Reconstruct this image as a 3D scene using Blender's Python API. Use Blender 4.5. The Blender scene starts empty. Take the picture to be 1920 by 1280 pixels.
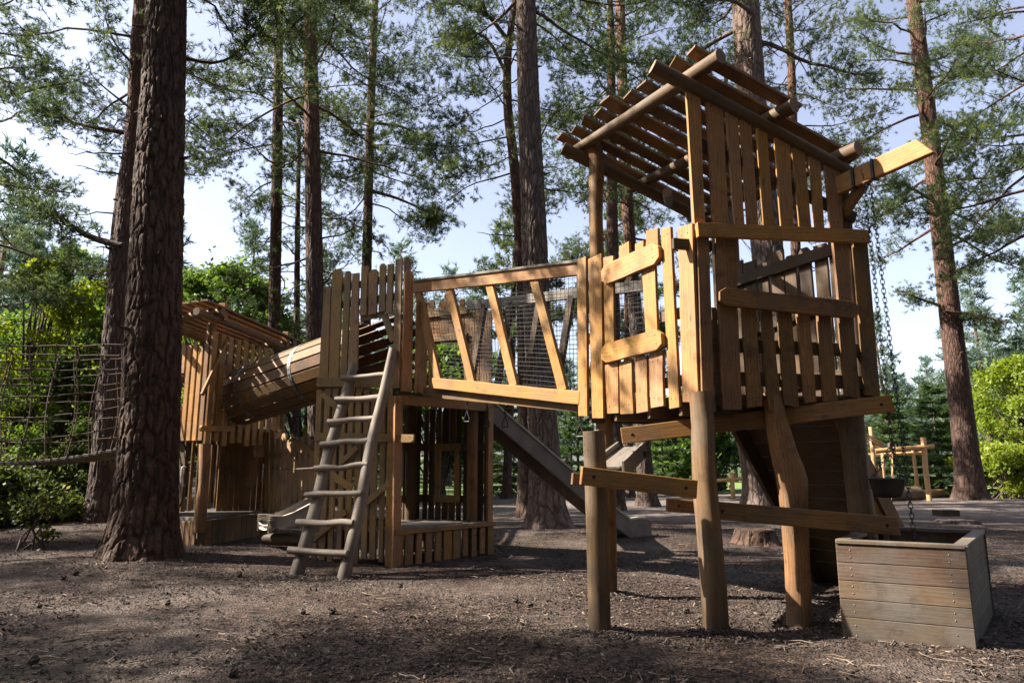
import bpy, math, random
import numpy as np
from mathutils import Vector, Matrix

RND = random.Random(7)
SC = bpy.context.scene
COL = SC.collection

# ------------------------------------------------------------------ camera geometry
F = 1280.0                      # focal length in pixels of the 1920 px wide photograph
P = math.radians(10.1)          # the camera looks slightly upwards
CAM = Vector((0, 0, 1.2))
cP, sP = math.cos(P), math.sin(P)

def ray(x, y):
    a = (x - 960) / F; b = (640 - y) / F
    return Vector((a, cP - b * sP, sP + b * cP))
def atY(x, y, Y):
    d = ray(x, y); return CAM + d * (Y / d.y)
def G(x, y, z=0.0):
    d = ray(x, y); return CAM + d * ((z - CAM.z) / d.z)
def depth(p):
    return (p.y) * cP + (p.z - CAM.z) * sP

class Pl:
    """vertical plane through two plan points; n points to the side the camera is on"""
    def __init__(s, a, b):
        s.a = Vector((a[0], a[1], 0)); s.b = Vector((b[0], b[1], 0))
        d = (s.b - s.a).normalized(); s.d = d
        s.n = Vector((d.y, -d.x, 0))
        if s.n.dot(CAM - s.a) < 0: s.n = -s.n
    def at(s, x, y, off=0.0):
        d = ray(x, y); o = s.a + s.n * off
        return CAM + d * ((o - CAM).dot(s.n) / d.dot(s.n))
    def pt(s, t, z, off=0.0):
        p = s.a.lerp(s.b, t) + s.n * off; p.z = z; return p

# ------------------------------------------------------------------ scene tree
ORIG = {}
def tag(o, label=None, cat=None, group=None, kind=None):
    if label: o['label'] = label
    if cat: o['category'] = cat
    if group: o['group'] = group
    if kind: o['kind'] = kind
    return o
def thing(name, label, cat, loc, group=None):
    o = bpy.data.objects.new(name, None); COL.objects.link(o)
    o.location = loc; o.empty_display_size = 0.2
    ORIG[o.name] = Vector(loc)
    return tag(o, label, cat, group)
def link(o, parent=None, origin=None):
    COL.objects.link(o)
    if parent is not None:
        o.parent = parent; ORIG[o.name] = ORIG[parent.name]
    else:
        ORIG[o.name] = Vector(origin or (0, 0, 0)); o.location = ORIG[o.name]
    return o

# ------------------------------------------------------------------ mesh builder for carpentry
class MB:
    def __init__(s): s.V = []; s.Fc = []; s.UV = []; s.T = []; s.M = []; s.S = []
    def add(s, verts, faces, uvs, tone, mat=0, smooth=False):
        b = len(s.V); s.V += [tuple(v) for v in verts]
        for f, u in zip(faces, uvs):
            s.Fc.append([b + i for i in f]); s.UV += u; s.T.append(tone); s.M.append(mat); s.S.append(smooth)
    def plank(s, p0, p1, w, t, n, tone=None, mat=0, nseg=4, wob=0.03, e0='f', e1='f', sk0=0, sk1=0, screws=True, w1=None):
        p0 = Vector(p0); p1 = Vector(p1); ax = (p1 - p0); L = ax.length
        if L < 1e-4: return
        ax /= L; n = Vector(n); n = (n - ax * n.dot(ax)).normalized(); sd = ax.cross(n)
        if tone is None: tone = RND.random()
        w1 = w if w1 is None else w1
        def ends(e):
            if e == 'r': return [(0, .42), (.1 * w, .72), (.25 * w, .9), (.45 * w, 1)]
            if e == 'c': return [(0, .5), (.36 * w, 1)]
            return [(0, 1)]
        st = [(u, k, sk0 * (1 - i)) for i, (u, k) in enumerate(ends(e0)[:1])] + [(u, k, 0) for u, k in ends(e0)[1:]]
        e1l = ends(e1)
        mid0 = max(st[-1][0], abs(sk0)) + .04; mid1 = L - max(e1l[-1][0], abs(sk1)) - .04
        for i in range(nseg):
            if mid1 > mid0: st.append((mid0 + (mid1 - mid0) * (i + .5) / nseg, None, 0))
        for u, k in reversed(e1l[1:]): st.append((L - u, k, 0))
        st.append((L - e1l[0][0], e1l[0][1], sk1))
        ou = RND.uniform(0, 50); ov = RND.uniform(0, 50)
        vs = []; uvr = []
        for u, k, sk in st:
            hw = (w + (w1 - w) * u / L) / 2
            a = b = hw * (k if k is not None else 1)
            if k is None or k == 1:
                a *= 1 + RND.uniform(-wob, wob); b *= 1 + RND.uniform(-wob, wob)
            for (v, uu) in ((-a, u - sk), (b, u + sk)):
                base = p0 + ax * uu + sd * v
                vs.append(base); vs.append(base + n * t)
                uvr.append((uu + ou, v + ov))
        m = len(st); fs = []; us = []
        def q(a, b, c, d, ua, ub, uc, ud): fs.append((a, b, c, d)); us.append([ua, ub, uc, ud])
        for i in range(m - 1):
            o = i * 4; o2 = o + 4; u0, u1 = uvr[i * 2], uvr[i * 2 + 1]; u2, u3 = uvr[i * 2 + 2], uvr[i * 2 + 3]
            q(o + 1, o + 3, o2 + 3, o2 + 1, u0, u1, u3, u2)          # front
            q(o, o2, o2 + 2, o + 2, u0, u2, u3, u1)                  # back
            q(o, o + 1, o2 + 1, o2, u0, (u0[0], u0[1] - t), (u2[0], u2[1] - t), u2)
            q(o + 2, o2 + 2, o2 + 3, o + 3, u1, u3, (u3[0], u3[1] + t), (u1[0], u1[1] + t))
        q(0, 2, 3, 1, uvr[0], uvr[1], (uvr[1][0] - t, uvr[1][1]), (uvr[0][0] - t, uvr[0][1]))
        o = (m - 1) * 4; a, b = uvr[-2], uvr[-1]
        q(o, o + 1, o + 3, o + 2, a, (a[0] + t, a[1]), (b[0] + t, b[1]), b)
        s.add(vs, fs, us, tone, mat)
        if screws and L > .3:
            for uu in (.07, L - .07):
                for vv in ((-w * .22, w * .2) if w > .075 else (RND.uniform(-.1, .1) * w,)):
                    s.screw(p0 + ax * (uu + RND.uniform(-.012, .012)) + sd * (vv + RND.uniform(-.006, .006)) + n * t, n, ax)
    def screw(s, p, n, ax, r=.0065):
        sd = ax.cross(n); vs = []
        for h in (-.004, .0025):
            for k in range(6):
                a = k * math.pi / 3; vs.append(p + n * h + (ax * math.cos(a) + sd * math.sin(a)) * r)
        fs = [(5, 4, 3, 2, 1, 0)[::-1]]; fs = [tuple(range(6, 12))] + [(k, (k + 1) % 6, 6 + (k + 1) % 6, 6 + k) for k in range(6)]
        s.add(vs, fs, [[(0, 0)] * len(f) for f in fs], .5, 1)
    def slat(s, pl, xl, xr, yt, xl2, xr2, yb, t=.03, off=0.0, **k):
        a, b = pl.at(xl, yt, off), pl.at(xr, yt, off); c, d = pl.at(xl2, yb, off), pl.at(xr2, yb, off)
        hz = lambda p, q_: Vector((q_.x - p.x, q_.y - p.y, 0)).length
        s.plank((c + d) / 2, (a + b) / 2, hz(c, d), t, pl.n, w1=hz(a, b), **k)
    def rail(s, pl, x0, y0, x1, y1, h, t=.035, off=0.0, **k):
        a, b = pl.at(x0, y0, off), pl.at(x1, y1, off)
        w = (pl.at(x0, y0 - h / 2, off) - pl.at(x0, y0 + h / 2, off)).length
        d = (b - a).normalized(); w *= math.hypot(d.x, d.y)
        s.plank(a, b, w, t, pl.n, **k)
    def tube(s, pts, radii, ns=14, tone=None, mat=0, cap=2, wob=.03, sub=0):
        pts = [Vector(p) for p in pts]
        if not isinstance(radii, (list, tuple)): radii = [radii] * len(pts)
        if sub:
            np_, nr = [], []
            for i in range(len(pts) - 1):
                for j in range(sub):
                    f = j / sub; np_.append(crom(pts, i, f)); nr.append(radii[i] + (radii[i + 1] - radii[i]) * f)
            np_.append(pts[-1]); nr.append(radii[-1]); pts, radii = np_, nr
        if tone is None: tone = RND.random()
        ou, ov = RND.uniform(0, 50), RND.uniform(0, 50)
        t = (pts[1] - pts[0]).normalized()
        r = t.orthogonal().normalized()
        vs = []; uu = []; L = 0; ph = [RND.uniform(0, 6) for _ in range(3)]
        for i, p in enumerate(pts):
            tn = (pts[min(i + 1, len(pts) - 1)] - pts[max(i - 1, 0)]).normalized()
            r = (r - tn * r.dot(tn)).normalized(); b = tn.cross(r)
            if i: L += (p - pts[i - 1]).length
            for k in range(ns):
                a = 2 * math.pi * k / ns
                rr = radii[i] * (1 + wob * math.sin(2 * a + ph[0] + L * 1.7) + wob * .6 * math.sin(3 * a + ph[1] - L * 2.3) + wob * .5 * RND.uniform(-1, 1))
                vs.append(p + (r * math.cos(a) + b * math.sin(a)) * rr)
            uu.append(L + ou)
        fs = []; us = []
        for i in range(len(pts) - 1):
            for k in range(ns):
                k2 = (k + 1) % ns
                fs.append((i * ns + k, i * ns + k2, (i + 1) * ns + k2, (i + 1) * ns + k))
                va = ov + 2 * math.pi * radii[i] * k / ns; vb = ov + 2 * math.pi * radii[i] * (k + 1) / ns
                us.append([(uu[i], va), (uu[i], vb), (uu[i + 1], vb), (uu[i + 1], va)])
        s.add(vs, fs, us, tone, mat, True)
        for e, rev in ((0, True), (len(pts) - 1, False)):
            f = tuple(range(ns)); cv = vs[e * ns:(e + 1) * ns]
            uvc = [(math.cos(2 * math.pi * k / ns) * radii[e], math.sin(2 * math.pi * k / ns) * radii[e]) for k in range(ns)]
            if rev: f = f[::-1]; uvc = uvc[::-1]
            s.add(cv, [f], [uvc], tone, cap)
    def box(s, c, dx, dy, dz, **k):
        """beam box given by centre and three half-extent vectors"""
        dx, dy, dz = Vector(dx), Vector(dy), Vector(dz); c = Vector(c)
        s.plank(c - dx - dz, c + dx - dz, dy.length * 2, dz.length * 2, dz, **k)
    def build(s, name, mats, parent=None, bevel=.005, origin=None):
        me = bpy.data.meshes.new(name)
        o_ = ORIG[parent.name] if parent is not None else Vector(origin or (0, 0, 0))
        me.from_pydata([(v[0] - o_.x, v[1] - o_.y, v[2] - o_.z) for v in s.V], [], s.Fc)
        uv = me.uv_layers.new(name='UVMap')
        uv.data.foreach_set('uv', np.array(s.UV, dtype=np.float32).ravel())
        at = me.attributes.new('tone', 'FLOAT', 'FACE'); at.data.foreach_set('value', np.array(s.T, dtype=np.float32))
        me.polygons.foreach_set('material_index', s.M); me.polygons.foreach_set('use_smooth', s.S)
        for m in mats: me.materials.append(m)
        o = bpy.data.objects.new(name, me); link(o, parent, origin)
        if bevel:
            b = o.modifiers.new('bevel', 'BEVEL'); b.width = bevel; b.segments = 2; b.limit_method = 'ANGLE'
            b.angle_limit = math.radians(50); b.use_clamp_overlap = True
        return o

def crom(p, i, f):
    a, b = p[i], p[i + 1]; z = p[i - 1] if i else a * 2 - b; c = p[i + 2] if i + 2 < len(p) else b * 2 - a
    return .5 * ((2 * a) + (b - z) * f + (2 * z - 5 * a + 4 * b - c) * f * f + (3 * a - z - 3 * b + c) * f ** 3)

# ------------------------------------------------------------------ materials
def nodes(name):
    m = bpy.data.materials.new(name); m.use_nodes = True
    nt = m.node_tree; nt.nodes.clear()
    out = nt.nodes.new('ShaderNodeOutputMaterial')
    def N(t, **k):
        n = nt.nodes.new('ShaderNode' + t)
        for a, v in k.items():
            if a.startswith('i_'):
                key = a[2:]; key = int(key) if key.isdigit() else key.replace('_', ' ')
                n.inputs[key].default_value = v
            else: setattr(n, a, v)
        return n
    def Lk(a, ao, b, bi): nt.links.new(a.outputs[ao], b.inputs[bi])
    return m, nt, out, N, Lk
def ramp(N, stops, interp='LINEAR'):
    r = N('ValToRGB'); cr = r.color_ramp; cr.interpolation = interp
    while len(cr.elements) < len(stops): cr.elements.new(.5)
    for e, (p, c) in zip(cr.elements, stops):
        e.position = p; e.color = (*c, 1) if len(c) == 3 else c
    return r

def wood(name, dark, mid, light, weather=(.16, .14, .12), wamt=.25, stain=.5, rough=.65, grain=1.0, low=.35):
    m, nt, out, N, L = nodes(name)
    tc = N('UVMap', uv_map='UVMap'); tone = N('Attribute', attribute_name='tone')
    sep = N('SeparateXYZ'); L(tc, 0, sep, 0)
    tm = N('Math', operation='MULTIPLY', i_1=37.0); L(tone, 'Fac', tm, 0)
    # warp
    wm = N('Combine' + 'XYZ'); 
    mu = N('Math', operation='MULTIPLY', i_1=1.0); L(sep, 'X', mu, 0)
    mv = N('Math', operation='MULTIPLY', i_1=4.5); L(sep, 'Y', mv, 0)
    L(mu, 0, wm, 0); L(mv, 0, wm, 1); L(tm, 0, wm, 2)
    warp = N('TexNoise', i_Scale=1.2, i_Detail=3.0); L(wm, 0, warp, 'Vector')
    # growth rings: stretched wave through warped coordinate
    gv = N('Math', operation='MULTIPLY_ADD', i_1=230.0 * grain); L(sep, 'Y', gv, 0)
    wk = N('Math', operation='MULTIPLY', i_1=22.0); L(warp, 0, wk, 0); L(wk, 0, gv, 2)
    sn = N('Math', operation='SINE'); L(gv, 0, sn, 0)
    # fine fibre
    fm = N('CombineXYZ'); fu = N('Math', operation='MULTIPLY', i_1=5.0); L(sep, 'X', fu, 0)
    fv = N('Math', operation='MULTIPLY', i_1=260.0); L(sep, 'Y', fv, 0); L(fu, 0, fm, 0); L(fv, 0, fm, 1); L(tm, 0, fm, 2)
    fib = N('TexNoise', i_Scale=1.0, i_Detail=4.0, i_Roughness=.65); L(fm, 0, fib, 'Vector')
    s1 = N('Math', operation='MULTIPLY_ADD', i_1=.055, i_2=.5); L(sn, 0, s1, 0)
    s2 = N('Math', operation='MULTIPLY_ADD', i_1=.95); L(fib, 0, s2, 0)
    s2b = N('Math', operation='ADD', i_1=-.475); L(s2, 0, s2b, 0); L(s1, 0, s2, 2)
    cr = ramp(N, [(.25, dark), (.5, mid), (.78, light)]); L(s2b, 0, cr, 0)
    # tone of the single board
    hs = N('HueSaturation'); L(cr, 0, hs, 'Color')
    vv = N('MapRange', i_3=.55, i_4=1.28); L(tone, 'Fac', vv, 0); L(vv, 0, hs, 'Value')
    t2 = N('Math', operation='FRACT'); L(tm, 0, t2, 0)
    hh = N('MapRange', i_3=.492, i_4=.508); L(t2, 0, hh, 0); L(hh, 0, hs, 'Hue')
    sv = N('MapRange', i_3=.88, i_4=1.1); L(t2, 0, sv, 0); L(sv, 0, hs, 'Saturation')
    # knots
    km = N('CombineXYZ'); ku = N('Math', operation='MULTIPLY', i_1=2.6); L(sep, 'X', ku, 0)
    kv = N('Math', operation='MULTIPLY', i_1=6.5); L(sep, 'Y', kv, 0); L(ku, 0, km, 0); L(kv, 0, km, 1); L(tm, 0, km, 2)
    vo = N('TexVoronoi', i_Scale=1.0, i_Randomness=1.0); L(km, 0, vo, 'Vector')
    kr = ramp(N, [(.05, (1, 1, 1)), (.11, (0, 0, 0))]); L(vo, 'Distance', kr, 0)
    mk = N('Mix', data_type='RGBA'); mk.inputs[7].default_value = (*[c * .35 for c in dark], 1)
    km2 = N('Math', operation='MULTIPLY', i_1=.75); L(kr, 0, km2, 0)
    L(km2, 0, mk, 0); L(hs, 0, mk, 6)
    # weathering (grey) and scuffed dirt
    geo = N('NewGeometry')
    wn = N('TexNoise', i_Scale=2.3, i_Detail=6.0, i_Roughness=.62); L(geo, 'Position', wn, 'Vector')
    wr = ramp(N, [(.42, (0, 0, 0)), (.68, (1, 1, 1))]); L(wn, 0, wr, 0)
    tw = N('Math', operation='POWER', i_1=3.0); L(t2, 0, tw, 0); tw2 = N('Math', operation='MULTIPLY', i_1=.55); L(tw, 0, tw2, 0)
    wad = N('Math', operation='ADD', use_clamp=True); L(wr, 0, wad, 0); L(tw2, 0, wad, 1)
    wmul = N('Math', operation='MULTIPLY', i_1=min(.85, wamt * 1.4)); L(wad, 0, wmul, 0)
    mw = N('Mix', data_type='RGBA'); mw.inputs[7].default_value = (*weather, 1); L(wmul, 0, mw, 0); L(mk, 2, mw, 6)
    dn = N('TexNoise', i_Scale=4.2, i_Detail=10.0, i_Roughness=.76); L(geo, 'Position', dn, 'Vector')
    dr = ramp(N, [(.52, (0, 0, 0)), (.70, (1, 1, 1))]); L(dn, 0, dr, 0)
    dmul = N('Math', operation='MULTIPLY', i_1=stain); L(dr, 0, dmul, 0)
    md = N('Mix', data_type='RGBA'); md.inputs[7].default_value = (.035, .022, .014, 1); L(dmul, 0, md, 0); L(mw, 2, md, 6)
    # long dry cracks along the fibre
    cm = N('CombineXYZ'); cu = N('Math', operation='MULTIPLY', i_1=.9); L(sep, 'X', cu, 0); cv = N('Math', operation='MULTIPLY', i_1=42.0); L(sep, 'Y', cv, 0); L(cu, 0, cm, 0); L(cv, 0, cm, 1); L(tm, 0, cm, 2)
    cn = N('TexNoise', i_Scale=1.0, i_Detail=5.0, i_Roughness=.55); L(cm, 0, cn, 'Vector')
    ck = ramp(N, [(.485, (0, 0, 0)), (.5, (1, 1, 1)), (.515, (0, 0, 0))]); L(cn, 0, ck, 0)
    ckm = N('Math', operation='MULTIPLY'); L(ck, 0, ckm, 0); L(wr, 0, ckm, 1)
    mc = N('Mix', data_type='RGBA'); mc.inputs[7].default_value = (.02, .013, .009, 1); L(ckm, 0, mc, 0); L(md, 2, mc, 6)
    # splashed soil low down
    gz_ = N('SeparateXYZ'); L(geo, 'Position', gz_, 0); zl = N('MapRange', i_1=.7, i_2=.0); L(gz_, 'Z', zl, 0)
    zn = N('Math', operation='MULTIPLY'); L(zl, 0, zn, 0); L(dn, 0, zn, 1); zm = N('Math', operation='MULTIPLY', i_1=low * 1.7, use_clamp=True); L(zn, 0, zm, 0)
    ms = N('Mix', data_type='RGBA'); ms.inputs[7].default_value = (.04, .03, .024, 1); L(zm, 0, ms, 0); L(mc, 2, ms, 6)
    bs = N('BsdfPrincipled', i_Roughness=rough); L(ms, 2, bs, 'Base Color')
    bs.inputs['Specular IOR Level'].default_value = .3
    bp = N('Bump', i_Strength=.45, i_Distance=.004); L(s2b, 0, bp, 'Height'); L(bp, 0, bs, 'Normal')
    L(bs, 0, out, 0)
    return m

def endgrain(name, c0, c1):
    m, nt, out, N, L = nodes(name)
    uv = N('UVMap', uv_map='UVMap'); ln = N('VectorMath', operation='LENGTH'); L(uv, 0, ln, 0)
    nz = N('TexNoise', i_Scale=9.0, i_Detail=4.0); L(uv, 0, nz, 'Vector')
    k = N('Math', operation='MULTIPLY_ADD', i_1=420.0); L(ln, 'Value', k, 0)
    k2 = N('Math', operation='MULTIPLY', i_1=9.0); L(nz, 0, k2, 0); L(k2, 0, k, 2)
    sn = N('Math', operation='SINE'); L(k, 0, sn, 0)
    a = N('MapRange', i_1=-1.0, i_2=1.0, i_3=.2, i_4=.65); L(sn, 0, a, 0)
    r = ramp(N, [(0, c0), (1, c1)]); ad = N('Math', operation='MULTIPLY_ADD', i_1=.8, i_2=-.25); L(nz, 0, ad, 0)
    a2 = N('Math', operation='ADD'); L(a, 0, a2, 0); L(ad, 0, a2, 1); L(a2, 0, r, 0)
    bs = N('BsdfPrincipled', i_Roughness=.8); L(r, 0, bs, 'Base Color'); L(bs, 0, out, 0)
    return m

def plain(name, c, rough=.5, metal=0.0, nscale=20.0, var=.35, spec=.5):
    m, nt, out, N, L = nodes(name)
    geo = N('NewGeometry'); nz = N('TexNoise', i_Scale=nscale, i_Detail=5.0); L(geo, 'Position', nz, 'Vector')
    r = ramp(N, [(.3, tuple(x * (1 - var) for x in c)), (.7, tuple(min(1, x * (1 + var)) for x in c))]); L(nz, 0, r, 0)
    bs = N('BsdfPrincipled', i_Roughness=rough, i_Metallic=metal); L(r, 0, bs, 'Base Color'); bs.inputs['Specular IOR Level'].default_value = spec
    bp = N('Bump', i_Strength=.2, i_Distance=.003); L(nz, 0, bp, 'Height'); L(bp, 0, bs, 'Normal')
    L(bs, 0, out, 0); return m

def bark(name, plate, fissure, upper, zmix=(5.0, 9.0), su=11.0, sv=3.4, moss=0.0, bump=1.0):
    m, nt, out, N, L = nodes(name)
    uv = N('UVMap', uv_map='UVMap'); geo = N('NewGeometry')
    mp = N('Mapping'); mp.inputs['Scale'].default_value = (su, sv, 1); L(uv, 0, mp, 0)
    nz = N('TexNoise', i_Scale=1.1, i_Detail=4.0); L(mp, 0, nz, 'Vector')
    mx = N('VectorMath', operation='MULTIPLY_ADD'); mx.inputs[1].default_value = (1.3, 1.3, 0); L(nz, 'Color', mx, 0); L(mp, 0, mx, 2)
    vo = N('TexVoronoi', feature='DISTANCE_TO_EDGE', i_Scale=1.0); L(mx, 0, vo, 'Vector')
    e = ramp(N, [(0.0, (0, 0, 0)), (.16, (.75, .75, .75)), (.5, (1, 1, 1))]); L(vo, 'Distance', e, 0)
    fn = N('TexNoise', i_Scale=7.0, i_Detail=8.0, i_Roughness=.7); L(mp, 0, fn, 'Vector')
    h = N('Math', operation='MULTIPLY_ADD', i_1=.55); L(fn, 0, h, 0); L(e, 0, h, 2)
    pr = ramp(N, [(.3, tuple(c * .55 for c in plate)), (.55, plate), (.75, tuple(min(1, c * 1.5) for c in plate))]); L(fn, 0, pr, 0)
    # upper trunk: flaky orange bark
    sz = N('SeparateXYZ'); L(geo, 'Position', sz, 0)
    zr = N('MapRange', i_1=zmix[0], i_2=zmix[1]); L(sz, 'Z', zr, 0)
    ur = ramp(N, [(.3, tuple(c * .5 for c in upper)), (.7, tuple(min(1, c * 1.25) for c in upper))]); L(fn, 0, ur, 0)
    mu = N('Mix', data_type='RGBA'); L(zr, 0, mu, 0); L(pr, 0, mu, 6); L(ur, 0, mu, 7)
    inv = N('Math', operation='SUBTRACT', i_0=1.0); L(e, 0, inv, 1)
    iv = N('Math', operation='MULTIPLY', i_1=.8); L(inv, 0, iv, 0)
    mf = N('Mix', data_type='RGBA'); mf.inputs[7].default_value = (*fissure, 1); L(iv, 0, mf, 0); L(mu, 2, mf, 6)
    last = mf
    if moss:
        mn = N('TexNoise', i_Scale=1.6, i_Detail=5.0); L(geo, 'Position', mn, 'Vector')
        mr = ramp(N, [(.5, (0, 0, 0)), (.7, (moss, moss, moss))]); L(mn, 0, mr, 0)
        mm = N('Mix', data_type='RGBA'); mm.inputs[7].default_value = (.06, .075, .03, 1); L(mr, 0, mm, 0); L(mf, 2, mm, 6); last = mm
    bs = N('BsdfPrincipled', i_Roughness=.85); bs.inputs['Specular IOR Level'].default_value = .25; L(last, 2, bs, 'Base Color')
    bp = N('Bump', i_Strength=.9 * bump, i_Distance=.03); L(h, 0, bp, 'Height'); L(bp, 0, bs, 'Normal')
    L(bs, 0, out, 0); return m

def leafmat(name, c0, c1, c2, trans=.35):
    m, nt, out, N, L = nodes(name)
    at = N('Attribute', attribute_name='tone'); oi = N('ObjectInfo')
    a = N('Math', operation='MULTIPLY_ADD', i_1=.25, i_2=-.12); L(oi, 'Random', a, 0)
    b = N('Math', operation='ADD'); L(at, 'Fac', b, 0); L(a, 0, b, 1)
    r = ramp(N, [(0, c0), (.55, c1), (1, c2)]); L(b, 0, r, 0)
    d = N('BsdfPrincipled', i_Roughness=.55); d.inputs['Specular IOR Level'].default_value = .25; L(r, 0, d, 'Base Color')
    t = N('BsdfTranslucent'); hs = N('HueSaturation', i_Hue=.485, i_Saturation=1.15, i_Value=1.3); L(r, 0, hs, 'Color'); L(hs, 0, t, 'Color')
    mx = N('MixShader', i_0=trans); L(d, 0, mx, 1); L(t, 0, mx, 2); L(mx, 0, out, 0)
    return m

M_SCREW = plain('screw_steel', (.03, .026, .024), .45, .8)
M_END = endgrain('log_end_grain', (.10, .062, .035), (.24, .165, .10))
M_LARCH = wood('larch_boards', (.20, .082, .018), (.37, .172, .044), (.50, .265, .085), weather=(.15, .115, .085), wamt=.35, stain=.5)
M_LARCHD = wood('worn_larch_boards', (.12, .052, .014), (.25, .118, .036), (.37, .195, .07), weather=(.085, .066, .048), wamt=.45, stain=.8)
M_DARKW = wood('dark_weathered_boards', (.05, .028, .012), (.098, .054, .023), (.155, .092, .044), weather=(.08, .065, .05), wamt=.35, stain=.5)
M_TAN = wood('tan_boards', (.19, .10, .034), (.33, .188, .068), (.45, .285, .12), weather=(.16, .13, .10), wamt=.45, stain=.5)
M_GREYLOG = wood('grey_weathered_log', (.09, .07, .052), (.17, .137, .107), (.28, .24, .20), weather=(.22, .20, .18), wamt=.5, stain=.35, grain=.5)
M_LOG = wood('peeled_log', (.09, .047, .019), (.19, .108, .046), (.29, .18, .088), weather=(.12, .098, .076), wamt=.5, stain=.6, low=.8, grain=.45)
M_CRATE = wood('brown_crate_planks', (.075, .043, .023), (.15, .09, .05), (.24, .16, .10), weather=(.19, .17, .15), wamt=.55, stain=.6, low=.5)
M_LADDER = wood('silver_ladder_poles', (.08, .056, .04), (.185, .142, .108), (.31, .25, .20), weather=(.26, .225, .19), wamt=.45, stain=.7, low=.9, grain=.5)
M_BRIGHT = wood('fresh_orange_poles', (.36, .19, .08), (.54, .32, .15), (.66, .43, .23), wamt=.1, stain=.1, grain=.5)
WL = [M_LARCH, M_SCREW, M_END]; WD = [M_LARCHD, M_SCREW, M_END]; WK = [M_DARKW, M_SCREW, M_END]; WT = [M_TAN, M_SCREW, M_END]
WG = [M_GREYLOG, M_SCREW, M_END]; WO = [M_LOG, M_SCREW, M_END]; WC = [M_CRATE, M_SCREW, M_END]; WLAD = [M_LADDER, M_SCREW, M_END]; WB = [M_BRIGHT, M_SCREW, M_END]
M_STEEL = plain('galvanised_steel', (.2, .2, .205), .5, .8)
M_CHAIN = plain('dark_chain_steel', (.05, .05, .055), .45, .85)
M_RUBBER = plain('black_rubber', (.012, .012, .013), .6)
M_WIRE = plain('black_wire', (.02, .02, .02), .5, .6)
M_ROPE = plain('brown_rope', (.085, .055, .04), .85, 0, 90.0)
M_SLIDE = plain('slide_steel', (.45, .44, .43), .3, .9, 6.0, .2)
M_SLIDESIDE = plain('slide_side_panel', (.19, .155, .137), .85, 0, 4.0, .2, .15)
M_SLIDECAP = plain('slide_edge_cap', (.34, .30, .25), .6, 0, 6.0, .2)
M_WHITEH = plain('pale_plastic_handle', (.6, .58, .54), .4)

B_NEAR = bark('pine_bark_near', (.118, .068, .046), (.02, .014, .011), (.12, .07, .05), (9.0, 14.0), 9.0, 2.6)
B_MID = bark('pine_bark', (.12, .083, .066), (.035, .024, .02), (.24, .115, .065), (5.0, 10.0), 10.0, 3.2)
B_RED = bark('red_pine_bark', (.105, .062, .048), (.032, .02, .016), (.16, .078, .05), (2.5, 9.0), 9.0, 3.0)
B_PALE = bark('pale_pine_bark', (.19, .138, .112), (.045, .032, .026), (.22, .14, .10), (7.0, 13.0), 9.0, 2.8)
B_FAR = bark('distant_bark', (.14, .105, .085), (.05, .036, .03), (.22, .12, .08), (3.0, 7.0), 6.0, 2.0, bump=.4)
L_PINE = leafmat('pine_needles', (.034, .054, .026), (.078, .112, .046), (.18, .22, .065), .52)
L_PINEY = leafmat('yellowish_pine_needles', (.045, .062, .025), (.095, .12, .045), (.17, .19, .07), .35)  # yellower, less translucent needle mix
L_FARP = leafmat('hazed_pine_needles', (.075, .11, .088), (.135, .19, .14), (.20, .26, .18), .4)  # pale blue green: distance haze put into the needle colour
L_SPRUCE = leafmat('spruce_needles', (.034, .064, .024), (.07, .118, .04), (.14, .19, .065), .4)
L_BROAD = leafmat('broad_leaves', (.045, .085, .02), (.095, .16, .034), (.18, .25, .05), .5)
L_LIME = leafmat('lime_leaves', (.10, .15, .018), (.19, .25, .035), (.30, .34, .065), .5)
L_UNDER = leafmat('undergrowth_leaves', (.035, .055, .018), (.085, .11, .03), (.19, .20, .055), .45)
# ------------------------------------------------------------------ numpy mesh helpers
def np_mesh(name, verts, faces, uvs=None, tone=None, mats=(), smooth=None, midx=None):
    """faces: (m,k) index array (all the same k) ; uvs per vertex"""
    me = bpy.data.meshes.new(name)
    verts = np.asarray(verts, dtype=np.float32); faces = np.asarray(faces, dtype=np.int32)
    m, k = faces.shape
    me.vertices.add(len(verts)); me.vertices.foreach_set('co', verts.ravel())
    me.loops.add(m * k); me.loops.foreach_set('vertex_index', faces.ravel())
    me.polygons.add(m); me.polygons.foreach_set('loop_start', np.arange(0, m * k, k, dtype=np.int32))
    me.update(calc_edges=True)
    if uvs is not None:
        uv = me.uv_layers.new(name='UVMap'); uv.data.foreach_set('uv', np.asarray(uvs, dtype=np.float32)[faces.ravel()].ravel())
    if tone is not None:
        at = me.attributes.new('tone', 'FLOAT', 'FACE'); at.data.foreach_set('value', np.asarray(tone, dtype=np.float32))
    for mt in mats: me.materials.append(mt)
    if midx is not None: me.polygons.foreach_set('material_index', np.asarray(midx, dtype=np.int32))
    me.polygons.foreach_set('use_smooth', np.ones(m, dtype=bool) if smooth in (None, True) else np.zeros(m, dtype=bool))
    return me
def hash2(i, j, s=0):
    h = (i * 374761393 + j * 668265263 + s * 2147483647) & 0xFFFFFFFF
    h = ((h ^ (h >> 13)) * 1274126177) & 0xFFFFFFFF
    return ((h ^ (h >> 16)) & 0xFFFF) / 65535.0
def vnoise(x, y, s=0):
    x = np.asarray(x, float); y = np.asarray(y, float)
    i = np.floor(x).astype(np.int64); j = np.floor(y).astype(np.int64); f = x - i; g = y - j
    f = f * f * (3 - 2 * f); g = g * g * (3 - 2 * g)
    return (hash2(i, j, s) * (1 - f) + hash2(i + 1, j, s) * f) * (1 - g) + (hash2(i, j + 1, s) * (1 - f) + hash2(i + 1, j + 1, s) * f) * g
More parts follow.
